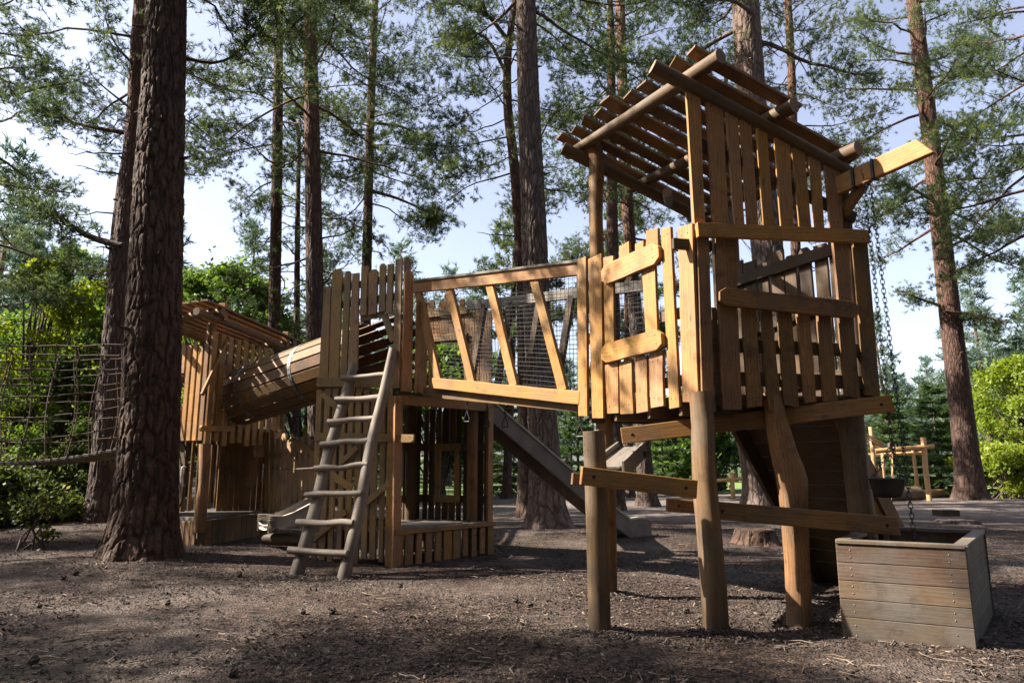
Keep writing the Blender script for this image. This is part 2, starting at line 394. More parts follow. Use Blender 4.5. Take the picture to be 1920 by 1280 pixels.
def fbm(x, y, o=4, s=0):
    t = 0; a = .5
    for k in range(o):
        t = t + a * vnoise(x * 2 ** k, y * 2 ** k, s + k); a *= .5
    return t
def worley(u, v, nu, s=0):
    """F2-F1 on a lattice periodic in u with nu cells"""
    i = np.floor(u).astype(np.int64); j = np.floor(v).astype(np.int64)
    f1 = np.full(u.shape, 9.0); f2 = np.full(u.shape, 9.0)
    for a in (-1, 0, 1):
        for b in (-1, 0, 1):
            ii = i + a; jj = j + b; w = np.mod(ii, nu)
            px = ii + .1 + .8 * hash2(w, jj, s); py = jj + .1 + .8 * hash2(w, jj, s + 5)
            d = np.hypot(px - u, py - v); n1 = np.minimum(f1, d); f2 = np.minimum(np.maximum(f1, d), f2); f1 = n1
    return f2 - f1

class Tubes:
    """collects limbs as low sided tubes (quads)"""
    def __init__(s): s.V = []; s.Fc = []; s.U = []; s.n = 0
    def grid(s, v, uv, closed=True):
        nz, nt = v.shape[:2]; idx = np.arange(nz * nt).reshape(nz, nt) + s.n
        a = idx[:-1, :-1]; b = idx[:-1, 1:]; c = idx[1:, 1:]; d = idx[1:, :-1]
        s.Fc.append(np.stack([a, b, c, d], -1).reshape(-1, 4)); s.V.append(v.reshape(-1, 3)); s.U.append(uv.reshape(-1, 2)); s.n += nz * nt
    def tube(s, pts, rad, ns=6):
        pts = np.asarray(pts, float); rad = np.asarray(rad, float); m = len(pts)
        t = np.gradient(pts, axis=0); t /= np.linalg.norm(t, axis=1, keepdims=True) + 1e-9
        r = np.cross(t, [0.13, .31, .94]); r /= np.linalg.norm(r, axis=1, keepdims=True) + 1e-9; b = np.cross(t, r)
        th = np.linspace(0, 2 * np.pi, ns + 1)
        v = pts[:, None] + rad[:, None, None] * (np.cos(th)[None, :, None] * r[:, None] + np.sin(th)[None, :, None] * b[:, None])
        L = np.concatenate([[0], np.cumsum(np.linalg.norm(np.diff(pts, axis=0), axis=1))])
        uv = np.stack(np.broadcast_arrays(th[None] * rad.mean(), L[:, None] + pts[0, 2]), -1)
        s.grid(v, uv)
    def mesh(s, name, mats):
        return np_mesh(name, np.concatenate(s.V), np.concatenate(s.Fc), np.concatenate(s.U), None, mats)

def smooth_path(pts, n):
    pts = [Vector(p) for p in pts]; out = []
    k = len(pts) - 1
    for q in np.linspace(0, k - 1e-6, n):
        i = int(q); out.append(crom(pts, i, q - i))
    return np.array([tuple(p) for p in out])

def trunk_grid(tb, path, rad, nz, nt, seed, amp, flare=.5, cell=.085, cz=.34, fz=.28):
    """tapered trunk with root flare and real bark plates"""
    rng = np.random.default_rng(seed)
    Ls = np.concatenate([[0], np.cumsum(np.linalg.norm(np.diff(path, axis=0), axis=1))])
    q = np.linspace(0, 1, nz) ** 1.25 * Ls[-1]
    c = np.stack([np.interp(q, Ls, path[:, k]) for k in range(3)], -1); r = np.interp(q, Ls, rad)
    th = np.linspace(0, 2 * np.pi, nt + 1); TH, Q = np.meshgrid(th, q)
    r0 = rad[0]; nu = max(6, int(round(2 * np.pi * r0 / cell)))
    lob = sum(np.cos(k * TH + rng.uniform(0, 6)) * w for k, w in ((2, .25), (3, .45), (5, .4), (7, .25)))
    zf = Q
    fl = flare * np.exp(-zf / fz) * (1 + .55 * lob) + .12 * flare * np.exp(-zf / (fz * 4))
    R = r[:, None] * (1 + fl)
    wz = vnoise(TH * 2.0, Q * 3, seed) * .0
    u = TH / (2 * np.pi) * nu; v = Q / cz
    cx, sx = np.cos(TH) * r0 * 5 + 30, np.sin(TH) * r0 * 5 + 30
    n1 = fbm(cx + Q * 1.3, sx - Q * 2.1, 3, seed + 11) - .45; n2 = fbm(cx - Q * 1.1 + 7, sx + Q * 2.6, 3, seed + 23) - .45
    w = worley(u + 1.5 * n1, v * (1 + 0 * n1) + 1.7 * n2, nu, seed)
    w2 = worley(u * 2 + 2.0 * n2, v * 2.3 + 2 * n1, nu * 2, seed + 40)
    w = np.minimum(w, .16 + w2 * .9)
    plate = np.clip(w / .30, 0, 1); plate = plate * plate * (3 - 2 * plate)
    det = fbm(np.cos(TH) * 9 + 20, Q * 8 + np.sin(TH) * 9, 4, seed)
    damp = np.interp(Q, [0, Ls[-1] * .6, Ls[-1]], [1, .7, .2])
    R = R + amp * damp * (plate - .6) + amp * .8 * (det - .5)
    V = np.stack([c[:, 0][:, None] + np.cos(TH) * R, c[:, 1][:, None] + np.sin(TH) * R, np.broadcast_to(c[:, 2][:, None], R.shape)], -1)
    V[:, -1] = V[:, 0]
    U = np.stack([TH * r0, Q], -1)
    tb.grid(V, U)

# tufts -------------------------------------------------------------
def needle_tuft(rng, n=11, L=.15, w=.013, spread=.9, up=0.0):
    """triangles (n,3,3), axis along +x"""
    T = []
    for i in range(n):
        a = rng.uniform(0, 2 * np.pi); s = rng.uniform(.15, spread); l = L * rng.uniform(.7, 1.15)
        d = np.array([1, s * np.cos(a), s * np.sin(a)]); d /= np.linalg.norm(d)
        p = np.array([rng.uniform(-.6, .35) * L, 0, 0]); sd = np.cross(d, rng.normal(size=3)); sd /= np.linalg.norm(sd) + 1e-9
        T.append([p - sd * w * .5, p + sd * w * .5, p + d * l])
    return np.array(T)
def leaf_tuft(rng, n=7, L=.2, w=.06):
    T = []
    for i in range(n):
        d = rng.normal(size=3); d[2] *= .5; d /= np.linalg.norm(d); p = rng.normal(size=3) * L * .6
        sd = np.cross(d, [rng.normal() * .4, rng.normal() * .4, 1]); sd /= np.linalg.norm(sd) + 1e-9; l = w * rng.uniform(1.4, 2.0)
        T.append([p, p + d * l * .5 + sd * w * .5, p + d * l]); T.append([p, p + d * l, p + d * l * .5 - sd * w * .5])
    return np.array(T)
def scatter(tufts, pos, dirs, scale, rng, roll=True):
    """place tuft templates; returns verts (N*3,3) and per-face tone"""
    pos = np.asarray(pos); dirs = np.asarray(dirs); scale = np.asarray(scale); n = len(pos)
    x = dirs / (np.linalg.norm(dirs, axis=1, keepdims=True) + 1e-9)
    ref = rng.normal(size=(n, 3)) if roll else np.tile([0, 0, 1.0], (n, 1)) + rng.normal(size=(n, 3)) * .15
    y = np.cross(ref, x); y /= np.linalg.norm(y, axis=1, keepdims=True) + 1e-9; z = np.cross(x, y)
    Vs = []; To = []
    which = rng.integers(0, len(tufts), n); ton = np.clip(rng.normal(.45, .2, n), 0, 1)
    for k, T in enumerate(tufts):
        s = which == k
        if not s.any(): continue
        q = T.reshape(-1, 3)
        w = (q[None, :, 0:1] * x[s][:, None] + q[None, :, 1:2] * y[s][:, None] + q[None, :, 2:3] * z[s][:, None]) * scale[s][:, None, None] + pos[s][:, None]
        Vs.append(w.reshape(-1, 3)); To.append(np.repeat(ton[s], len(T)))
    return np.concatenate(Vs), np.concatenate(To)
def foliage_mesh(name, V, tone, mat):
    return np_mesh(name, V, np.arange(len(V)).reshape(-1, 3), None, tone, [mat], smooth=False)

def unit(v): return v / (np.linalg.norm(v) + 1e-9)
def limb_with_tufts(tb, rng, p0, d0, L, r0, out, dens=1.0, droop=.15, up=.35, bare=.35, sub=1.0, spread=.9, wig=.16, twigs=True, flat=.35):
    """one limb: a bent tube, side shoots, and tuft positions at the shoots' ends (appended to out)"""
    n = 8; d = unit(np.array(d0, float)); pts = [np.array(p0, float)]
    for i in range(n):
        f = i / n
        d = unit(d + np.array([rng.normal() * wig, rng.normal() * wig, rng.normal() * wig * .6 - droop * (1 - f) * .5 + up * f * .35]))
        pts.append(pts[-1] + d * L / n)
    pts = np.array(pts); tb.tube(pts, np.linspace(r0, r0 * .18, n + 1), 6)
    ns = max(3, int(L * 6.2 * sub))
    for j in range(ns):
        s = bare + (1 - bare) * ((j + rng.uniform(0, 1)) / ns); q = min(s * n, n - 1e-3); i = int(q)
        p = pts[i] + (pts[i + 1] - pts[i]) * (q - i); t = unit(pts[i + 1] - pts[i])
        side = unit(np.cross(t, [0, 0, 1]) * (1 if j % 2 else -1) + np.array([0, 0, rng.normal() * flat]))
        sd = unit(t * rng.uniform(.3, .9) + side * spread + np.array([0, 0, rng.uniform(-.1, .3)]))
        l = L * rng.uniform(.16, .36) * (1.15 - s * .55) + .15
        m = 4; sp = [p]; dd = sd
        for k in range(m):
            dd = unit(dd + rng.normal(size=3) * .18 + np.array([0, 0, .06])); sp.append(sp[-1] + dd * l / m)
        sp = np.array(sp)
        if twigs: tb.tube(sp, np.linspace(max(.006, r0 * .22), .004, m + 1), 4)
        nt = max(4, int(l * 22 * dens))
        for k in range(nt):
            f = rng.uniform(.3, 1.0) ** .7 * m; ii = min(int(f), m - 1); c = sp[ii] + (sp[ii + 1] - sp[ii]) * (f - ii)
            out.append((c + rng.normal(size=3) * np.array([.13, .13, .10]), unit(dd + rng.normal(size=3) * .9 + np.array([0, 0, .35]))))
    for k in range(max(3, int(6 * dens))):
        out.append((pts[-1] + rng.normal(size=3) * .1, unit(d + rng.normal(size=3) * .6)))
    return pts

TREE_TEMPLATES = {}
def pine_tree(name, label, path, rad, H, h0, nb, L0, seed, barkm, leafm=None, amp=.012, nt=64, nz=260, flare=.45, tuftL=.122, dens=.80,
              extra=(), dead=6, group=None, spread_pow=.9, azr=None, tuftw=.0115, lean=(0, 0), twigs=True, cell=.085, stubs=0):
    rng = np.random.default_rng(seed)
    path = [Vector(p) for p in path]; rad = list(rad)
    top = path[-1]
    if H > top.z + .5:
        d = (path[-1] - path[-2]).normalized()
        k = 4; r0 = rad[-1]
        for i in range(1, k + 1):
            f = i / k; path.append(top + Vector((d.x / d.z, d.y / d.z, 1)) * (H - top.z) * f + Vector((rng.normal() * .08, rng.normal() * .08, 0))); rad.append(r0 * (1 - f) + .03 * f)
    sm = smooth_path(path, 60); rs = np.interp(np.linspace(0, len(rad) - 1, 60), np.arange(len(rad)), rad)
    base = Vector((sm[0][0], sm[0][1], 0))
    t = thing(name, label, 'tree', base, group)
    tb = Tubes(); trunk_grid(tb, sm, rs, nz, nt, seed, amp, flare, cell)
    def at(z):
        k = np.interp(z, sm[:, 2], np.arange(60)); i = int(min(k, 58)); return sm[i] + (sm[i + 1] - sm[i]) * (k - i), np.interp(z, sm[:, 2], rs)
    tuf = []
    lim = Tubes()
    for i in range(nb):
        f = (i + rng.uniform(.1, .9)) / nb; h = h0 + (H - h0 - .4) * f ** spread_pow
        az = i * 2.4 + rng.uniform(-.5, .5)
        if azr is not None: az = azr[0] + (azr[1] - azr[0]) * rng.uniform(0, 1)
        L = L0 * (1 - .78 * f ** 1.6) * rng.uniform(.6, 1.15) * (.75 + .25 * math.sin(math.pi * min(1, f * 1.6 + .1)))
        el = -.12 + .75 * f + rng.uniform(-.15, .15); p, r = at(h)
        d = np.array([math.cos(az) * math.cos(el), math.sin(az) * math.cos(el), math.sin(el)])
        limb_with_tufts(lim, rng, p + d * r * .6, d, L, max(.014, r * .2), tuf, dens, droop=.22 * (1 - f), twigs=twigs)
    for i in range(dead):
        h = h0 * rng.uniform(.55, 1.02); az = rng.uniform(0, 6.28); p, r = at(h); el = rng.uniform(-.35, .25)
        d = np.array([math.cos(az) * math.cos(el), math.sin(az) * math.cos(el), math.sin(el)]); L = rng.uniform(.4, 1.7)
        pts = [p + d * r * .7]
        for k in range(6): d = unit(d + rng.normal(size=3) * .22); pts.append(pts[-1] + d * L / 6)
        lim.tube(np.array(pts), np.linspace(.022, .005, 7), 5)
        for j in range(2):
            q = pts[3 + j]; dd = unit(d + rng.normal(size=3) * .7); lim.tube(np.array([q, q + dd * L * .15, q + dd * L * .3 + np.array([0, 0, -.03])]), [.009, .006, .003], 4)
    for i in range(stubs):
        h = rng.uniform(.12, .95) * h0; az = rng.uniform(0, 6.28); p, r = at(h); d = np.array([math.cos(az), math.sin(az), rng.uniform(-.2, .4)])
        lim.tube(np.array([p + d * r * .8, p + d * (r + .05), p + d * (r + rng.uniform(.06, .16))]), [.03, .022, .012], 6)
    for (pl, r0, dn, bare) in extra:            # limbs seen in the photograph, given as world polylines
        sp = smooth_path(pl, 10); lim.tube(sp, np.linspace(r0, r0 * .25, 10), 6)
        L = np.linalg.norm(sp[-1] - sp[0])
        for j in range(int(L * 5) + 3):
            s = bare + (1 - bare) * rng.uniform(0, 1); k = min(int(s * 9), 8); tdir = unit(sp[k + 1] - sp[k])
            sd = unit(tdir * .5 + unit(np.cross(tdir, [0, 0, 1])) * rng.choice([-1, 1]) * .9 + rng.normal(size=3) * .3)
            limb_with_tufts(lim, rng, sp[k], sd, L * rng.uniform(.15, .32), r0 * .3, tuf, dn, bare=.2, sub=1.3)
    lim.V += tb.V; off = lim.n
    lim.Fc += [f + off for f in tb.Fc]; lim.U += tb.U; lim.n += tb.n
    me = lim.mesh('trunk', [barkm]); sh = Matrix.Translation(-base); me.transform(sh)
    link(bpy.data.objects.new('trunk', me), t)
    if tuf:
        tt = [needle_tuft(rng, 19, tuftL, tuftw, 1.8) for _ in range(5)]
        pos = np.array([a for a, b in tuf]); dr = np.array([b for a, b in tuf])
        V, To = scatter(tt, pos - np.array(base), dr, rng.uniform(.75, 1.3, len(pos)), rng)
        link(bpy.data.objects.new('crown', foliage_mesh('crown', V, To, leafm or L_PINE)), t)
    return t

def px_path(Y, pts, z0=True):
    ps = []; rs = []
    for i, (x, y, w) in enumerate(pts):
        p = atY(x, y, Y); ps.append(p); rs.append(w / 2 * depth(p) / F)
    if z0:
        ps[0].z = -.06
    return ps, rs

def copy_tree(src, loc, rz, sc, label=None, group=None):
    r = src.copy(); COL.objects.link(r); r.location = loc; r.rotation_euler = (0, 0, rz); r.scale = sc
    if label: r['label'] = label
    if group: r['group'] = group
    for ch in [c for c in bpy.data.objects if c.parent == src]:
        c = ch.copy(); COL.objects.link(c); c.parent = r
    return r

def far_pine(name, label, seed, H=10, h0=3.0, R=2.0, group=None, leafm=None, loc=(0, 0, 0), dens=1.0):
    """woodland pine at the origin: trunk with limbs and clumped crown"""
    rng = np.random.default_rng(seed); t = thing(name, label, 'tree', loc, group); tb = Tubes(); tuf = []
    lean = rng.normal(size=2) * .02 * H
    sm = np.array([[lean[0] * f, lean[1] * f, H * f - .1] for f in np.linspace(0, 1, 8)]); tb.tube(sm, np.linspace(.016 * H + .03, .02, 8), 8)
    nb = 34
    for i in range(nb):
        f = (i + rng.uniform(0, 1)) / nb; h = h0 + (H - h0) * f; L = R * (.55 + .45 * math.sin(math.pi * min(1, f * 1.3 + .15))) * (1 - .72 * f ** 2) * rng.uniform(.6, 1.2)
        az = i * 2.4 + rng.uniform(-.4, .4); el = -.05 + .7 * f
        d = np.array([math.cos(az) * math.cos(el), math.sin(az) * math.cos(el), math.sin(el)]); p = np.array([lean[0] * h / H, lean[1] * h / H, h])
        limb_with_tufts(tb, rng, p, d, L, .03, tuf, .55 * dens, bare=.25, sub=.75, twigs=False)
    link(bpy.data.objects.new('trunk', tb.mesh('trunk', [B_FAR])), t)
    tt = [needle_tuft(rng, 9, .30, .045, 1.1) for _ in range(5)]
    V, To = scatter(tt, np.array([a for a, b in tuf]), np.array([b for a, b in tuf]), rng.uniform(.8, 1.4, len(tuf)), rng)
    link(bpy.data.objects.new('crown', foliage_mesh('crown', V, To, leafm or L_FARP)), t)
    return t

def spruce(name, label, seed, H=6, R=1.7, group=None, leafm=None, loc=(0, 0, 0), z0=.15, size=1.0, dens=1.0, cat='tree', barkm=None):
    """conical conifer: whorls of drooping boughs with flat sprays"""
    rng = np.random.default_rng(seed); t = thing(name, label, cat, loc, group); tb = Tubes(); pos = []; dr = []
    sm = np.array([[0, 0, H * f - .1] for f in np.linspace(0, 1, 8)]); tb.tube(sm, np.linspace(.014 * H + .02, .012, 8), 8)
    nw = int(H * 3.2 * dens) + 4
    for i in range(nw):
        f = (i + rng.uniform(-.3, .3)) / nw; f = min(max(f, 0), .985); h = z0 + (H - z0) * f
        for k in range(7):
            az = k * .9 + i * 1.7 + rng.uniform(-.3, .3); L = R * (1 - f) ** .85 * rng.uniform(.65, 1.15) + .12
            d = np.array([math.cos(az), math.sin(az), -.12 + .5 * f]); pts = []
            for s in np.linspace(0, 1, 6): pts.append(np.array([0, 0, h]) + d * L * s + np.array([0, 0, -.22 * L * s + .20 * L * s * s]))
            pts = np.array(pts); tb.tube(pts, np.linspace(.018, .004, 6), 4)
            n = int(L * 22 * dens) + 3
            for s in rng.uniform(.15, 1.02, n):
                q = min(s, .999) * 5; ii = int(q); p = pts[ii] + (pts[ii + 1] - pts[ii]) * (q - ii)
                side = np.array([-d[1], d[0], 0]) * rng.choice([-1, 1]); wv = L * .35 * (1.1 - s) * rng.uniform(0, 1)
                pos.append(p + side * wv + np.array([0, 0, -wv * .25 + rng.normal() * .03])); dr.append(unit(d * .8 + side * .8 + np.array([0, 0, -.1])))
    link(bpy.data.objects.new('trunk', tb.mesh('trunk', [barkm or B_FAR])), t)
    tt = [needle_tuft(rng, 12, .17 * size, .024 * size, .8) for _ in range(5)]
    V, To = scatter(tt, np.array(pos), np.array(dr), rng.uniform(.8, 1.4, len(pos)), rng)
    link(bpy.data.objects.new('crown', foliage_mesh('crown', V, To, leafm or L_SPRUCE)), t)
    return t

def broad(name, label, seed, H=5, R=1.8, z0=.4, group=None, leafm=None, loc=(0, 0, 0), leaf=.07, n=2600, cat='tree', stems=1, clump=34, low=.5):
    """broadleaf: forked stems, leaf clumps of uneven size spread through the crown with gaps"""
    rng = np.random.default_rng(seed); t = thing(name, label, cat, loc, group); tb = Tubes(); pos = []; cs = []
    for i in range(clump):
        f = rng.uniform(0, 1); z = z0 + (H - z0) * (f ** low)
        rr = R * math.sqrt(max(.04, 1 - ((z - z0) / (H - z0) * 1.6 - .6) ** 2)) * math.sqrt(rng.uniform(.1, 1)); a = rng.uniform(0, 6.28)
        cs.append((np.array([rr * math.cos(a), rr * math.sin(a), z]), rng.uniform(.14, .30) * R))
    for c, r in cs:
        b = np.array([rng.normal() * .1 * stems, rng.normal() * .1 * stems, -.05]); m = np.array([c[0] * .35, c[1] * .35, c[2] * .6])
        tb.tube(np.array([b, b * .5 + m * .5 + rng.normal(size=3) * .04, m, (m + c) / 2 + rng.normal(size=3) * .06, c]), np.linspace(.012 * H / (1 + .3 * stems) + .012, .004, 5), 5)
        k = int(n / clump * (r / (.22 * R)) ** 2)
        v = rng.normal(size=(k, 3)); v /= np.linalg.norm(v, axis=1, keepdims=True); v *= (np.abs(rng.normal(size=(k, 1))) * .62 + .1) * r; v[:, 2] *= .62
        pos.append(c + v)
    pos = np.concatenate(pos); pos[:, 2] = np.maximum(pos[:, 2], .03)
    link(bpy.data.objects.new('trunk' if cat == 'tree' else 'stem', tb.mesh('stem', [B_FAR])), t)
    tt = [leaf_tuft(rng, 6, leaf * 1.9, leaf) for _ in range(5)]
    V, To = scatter(tt, pos, rng.normal(size=(len(pos), 3)) * np.array([1, 1, .3]), rng.uniform(.7, 1.35, len(pos)), rng)
    link(bpy.data.objects.new('crown' if cat == 'tree' else 'foliage', foliage_mesh('crown', V, To, leafm or L_BROAD)), t)
    return t

# ------------------------------------------------------------------ ground
FEET = [(.66, 5.2), (1.48, 5.32), (2.30, 5.5), (.93, 6.6), (-2.3, 7.5), (-1.78, 7.4)]
def hz(x, y):
    x = np.asarray(x, float); y = np.asarray(y, float)
    near = np.clip((40 - np.hypot(x, y)) / 20, 0, 1)
    h = (fbm(x * .35 + 9, y * .35 + 4, 3, 3) - .45) * .10 + (fbm(x * 2.2, y * 2.2, 3, 8) - .45) * .045
    for (bx, by, a, s) in ((-4.62, 8.55, .10, 1.1), (-7.4, 12.5, .12, 1.5), (.65, 12.6, .10, 1.4), (14.8, 22, .12, 2.2), (5.6, 15, .1, 1.6)):
        h = h + a * np.exp(-((x - bx) ** 2 + (y - by) ** 2) / (2 * s * s))
    h = h - .03 * np.exp(-((x - 2.0) ** 2 + (y - 5.2) ** 2) / 1.2)
    for bx, by in FEET:
        h = h + .03 * np.exp(-((x - bx) ** 2 + (y - by) ** 2) / (2 * .15 ** 2))
    left = np.clip((-x - 5.5) / 3, 0, 1) * np.clip((y - 11) / 3, 0, 1) * .25
    return h * near + left
def ground_mat():
    m, nt, out, N, L = nodes('forest_floor')
    geo = N('NewGeometry'); pos = (geo, 'Position')
    a = N('TexNoise', i_Scale=.55, i_Detail=6.0, i_Roughness=.6); L(geo, 'Position', a, 'Vector')
    b = N('TexNoise', i_Scale=9.0, i_Detail=10.0, i_Roughness=.72); L(geo, 'Position', b, 'Vector')
    ch = N('TexVoronoi', i_Scale=46.0, i_Randomness=1.0); 
    wob = N('TexNoise', i_Scale=14.0, i_Detail=3.0); L(geo, 'Position', wob, 'Vector')
    mp = N('VectorMath', operation='MULTIPLY_ADD'); mp.inputs[1].default_value = (.09, .09, .0); L(wob, 'Color', mp, 0); L(geo, 'Position', mp, 2)
    L(mp, 0, ch, 'Vector')
    cr = ramp(N, [(.25, (.012, .008, .006)), (.5, (.044, .028, .021)), (.75, (.115, .076, .058))]); 
    mx0 = N('Math', operation='MULTIPLY_ADD', i_1=.55); sx = N('SeparateColor'); L(ch, 'Color', sx, 0); L(sx, 0, mx0, 0)
    hb = N('Math', operation='MULTIPLY', i_1=.6); L(b, 0, hb, 0); L(hb, 0, mx0, 2); mx1 = N('Math', operation='ADD', i_1=-.06); L(mx0, 0, mx1, 0); L(mx1, 0, cr, 0)
    # dry sandy soil in patches and on the far path, paled in place of sunlight
    sp = N('SeparateXYZ'); L(geo, 'Position', sp, 0)
    py = N('MapRange', i_1=13.0, i_2=17.0); L(sp, 'Y', py, 0)
    an = N('Math', operation='MULTIPLY_ADD', i_1=1.6, i_2=-.75); L(a, 0, an, 0)
    ad = N('Math', operation='ADD'); L(an, 0, ad, 0); pm = N('Math', operation='MULTIPLY', i_1=.55); L(py, 0, pm, 0); L(pm, 0, ad, 1); ad.use_clamp = True
    sand = ramp(N, [(.3, (.15, .12, .10)), (.7, (.36, .30, .265))]); L(b, 0, sand, 0)
    mx = N('Mix', data_type='RGBA'); L(ad, 0, mx, 0); L(cr, 0, mx, 6); L(sand, 0, mx, 7)
    # mossy tint here and there
    g = N('TexNoise', i_Scale=.3, i_Detail=7.0); gm = N('Mapping'); gm.inputs['Location'].default_value = (31, 7, 0); L(geo, 'Position', gm, 0); L(gm, 0, g, 'Vector')
    gr = ramp(N, [(.60, (0, 0, 0)), (.75, (.1, .1, .1))]); L(g, 0, gr, 0)
    mg = N('Mix', data_type='RGBA'); mg.inputs[7].default_value = (.06, .085, .022, 1); L(gr, 0, mg, 0); L(mx, 2, mg, 6)
    # woodland floor beyond
    far = N('MapRange', i_1=40.0, i_2=48.0); L(sp, 'Y', far, 0)
    mf = N('Mix', data_type='RGBA'); mf.inputs[7].default_value = (.05, .075, .022, 1); L(far, 0, mf, 0); L(mg, 2, mf, 6)
    bs = N('BsdfPrincipled', i_Roughness=.9); bs.inputs['Specular IOR Level'].default_value = .2; L(mf, 2, bs, 'Base Color')
    hh = N('Math', operation='ADD'); L(b, 0, hh, 0); L(ch, 'Distance', hh, 1)
    bp = N('Bump', i_Strength=.9, i_Distance=.03); L(hh, 0, bp, 'Height'); L(bp, 0, bs, 'Normal'); L(bs, 0, out, 0)
    return m
def build_ground():
    u = np.linspace(-1, 1, 640); gx = np.sinh(u * 4.2) / np.sinh(4.2) * 260
    v = np.linspace(0, 1, 460); gy = -25 + 29 * v * 1.0 + (np.exp(v * 5.2) - 1 - 5.2 * v) / (np.exp(5.2) - 6.2) * 330
    X, Y = np.meshgrid(gx, gy); Z = hz(X, Y)
    idx = np.arange(X.size).reshape(X.shape); f = np.stack([idx[:-1, :-1], idx[:-1, 1:], idx[1:, 1:], idx[1:, :-1]], -1).reshape(-1, 4)
    me = np_mesh('ground', np.stack([X, Y, Z], -1).reshape(-1, 3), f, None, None, [ground_mat()])
    tag(link(bpy.data.objects.new('ground', me)), kind='structure')
    # loose bark chips and twigs, denser near the camera
    rng = np.random.default_rng(5); n = 80000
    y = 2.4 + 11.0 * rng.uniform(0, 1, n) ** 1.9; x = y * rng.uniform(-.86, .86, n) + rng.normal(size=n) * .2
    keep = (fbm(x * 1.3, y * 1.3, 3, 77) + rng.uniform(-.18, .18, n)) > .40; x = x[keep]; y = y[keep]
    fx = np.concatenate([bx + rng.normal(size=700) * .16 for bx, by in FEET]); fy = np.concatenate([by + rng.normal(size=700) * .16 for bx, by in FEET])
    x = np.concatenate([x, fx]); y = np.concatenate([y, fy]); n = len(x)
    z = hz(x, y) + .006
    L_ = rng.lognormal(math.log(.020), .55, n); W = L_ * rng.uniform(.18, .5, n); W = np.minimum(W, .018); H = rng.uniform(.002, .007, n)
    a = rng.uniform(0, 6.28, n); til = rng.normal(size=n) * .28
    dx = np.stack([np.cos(a) * np.cos(til), np.sin(a) * np.cos(til), np.sin(til)], -1); dy = np.stack([-np.sin(a), np.cos(a), rng.normal(size=n) * .25], -1)
    up = np.cross(dx, dy); up /= np.linalg.norm(up, axis=1, keepdims=True)
    c = np.stack([x, y, z], -1)
    cs = []
    for sx, sy, sz in ((-1, -1, 0), (1, -.7, 0), (1, .7, 0), (-1, 1, 0), (-.9, -.6, 1), (.9, -.5, 1), (.85, .6, 1), (-1, .8, 1)):
        cs.append(c + dx * (L_ * sx * .5)[:, None] + dy * (W * sy * .5)[:, None] + up * (H * sz)[:, None])
    V = np.stack(cs, 1).reshape(-1, 3)
    q = np.array([(4, 5, 6, 7), (0, 1, 5, 4), (1, 2, 6, 5), (2, 3, 7, 6), (3, 0, 4, 7)])
    f = (np.arange(n)[:, None, None] * 8 + q[None]).reshape(-1, 4); to = np.repeat(rng.uniform(0, 1, n), 5)
    m, nt, out, N, Lk = nodes('bark_chips'); at = N('Attribute', attribute_name='tone')
    r = ramp(N, [(0, (.013, .009, .0075)), (.55, (.042, .028, .0225)), (.88, (.09, .062, .048)), (1, (.27, .20, .145))]); Lk(at, 'Fac', r, 0)
    bs = N('BsdfPrincipled', i_Roughness=.85); Lk(r, 0, bs, 'Base Color'); Lk(bs, 0, out, 0)
    tag(link(bpy.data.objects.new('bark_chips', np_mesh('bark_chips', V, f, None, to, [m], smooth=False))), 'loose bark chips and wood splinters strewn over the brown forest floor', 'bark chips', kind='stuff')
    # twigs
    tb = Tubes()
    for i in range(420):
        yy = 2.6 + 8 * rng.uniform() ** 1.5; xx = yy * rng.uniform(-.8, .8); aa = rng.uniform(0, 6.28); l = rng.lognormal(math.log(.11), .45); zz = float(hz(xx, yy)) + .012
        p = np.array([[xx, yy, zz], [xx + math.cos(aa) * l * .5, yy + math.sin(aa) * l * .5, zz + .006], [xx + math.cos(aa + .3) * l, yy + math.sin(aa + .3) * l, zz + .002]]); tb.tube(p, [.004, .0045, .002], 5)
    tag(link(bpy.data.objects.new('twigs', tb.mesh('twigs', [plain('dry_twigs', (.17, .125, .09), .8, 0, 8.0, .5)]))), 'thin dry twigs scattered over the brown forest floor', 'twigs', kind='stuff')
    # lawn beyond the trees
    m, nt, out, N, Lk = nodes('lawn_grass'); geo = N('NewGeometry'); a = N('TexNoise', i_Scale=.7, i_Detail=8.0); Lk(geo, 'Position', a, 'Vector')
    r = ramp(N, [(.3, (.07, .12, .02)), (.7, (.16, .22, .045))]); Lk(a, 0, r, 0); bs = N('BsdfPrincipled', i_Roughness=.9); Lk(r, 0, bs, 'Base Color'); Lk(bs, 0, out, 0)
    X, Y = np.meshgrid(np.linspace(-14, 40, 60), np.linspace(0, 1, 14)); Y0 = 27 + 1.2 * np.sin(X * .35) + .8 * np.sin(X * .9 + 1); Yv = Y0 + (46 - Y0) * Y
    idx = np.arange(X.size).reshape(X.shape); f = np.stack([idx[:-1, :-1], idx[:-1, 1:], idx[1:, 1:], idx[1:, :-1]], -1).reshape(-1, 4)
    tag(link(bpy.data.objects.new('lawn', np_mesh('lawn', np.stack([X, Yv, hz(X, Yv) + .02], -1).reshape(-1, 3), f, None, None, [m]))), kind='structure')
#PART3
build_ground()
# ------------------------------------------------------------------ the tall tower on posts
Z = Vector((0, 0, 1))
def V3(p, z): return Vector((p[0], p[1], z))
def gz(x, y): return float(hz(x, y))
A = (1.49, 5.32); B = (.68, 6.65); C = (3.01, 5.65); D = (2.20, 6.98)
PL = Pl(A, B); PR = Pl(A, C); PDC = Pl(D, C); PBD = Pl(B, D)

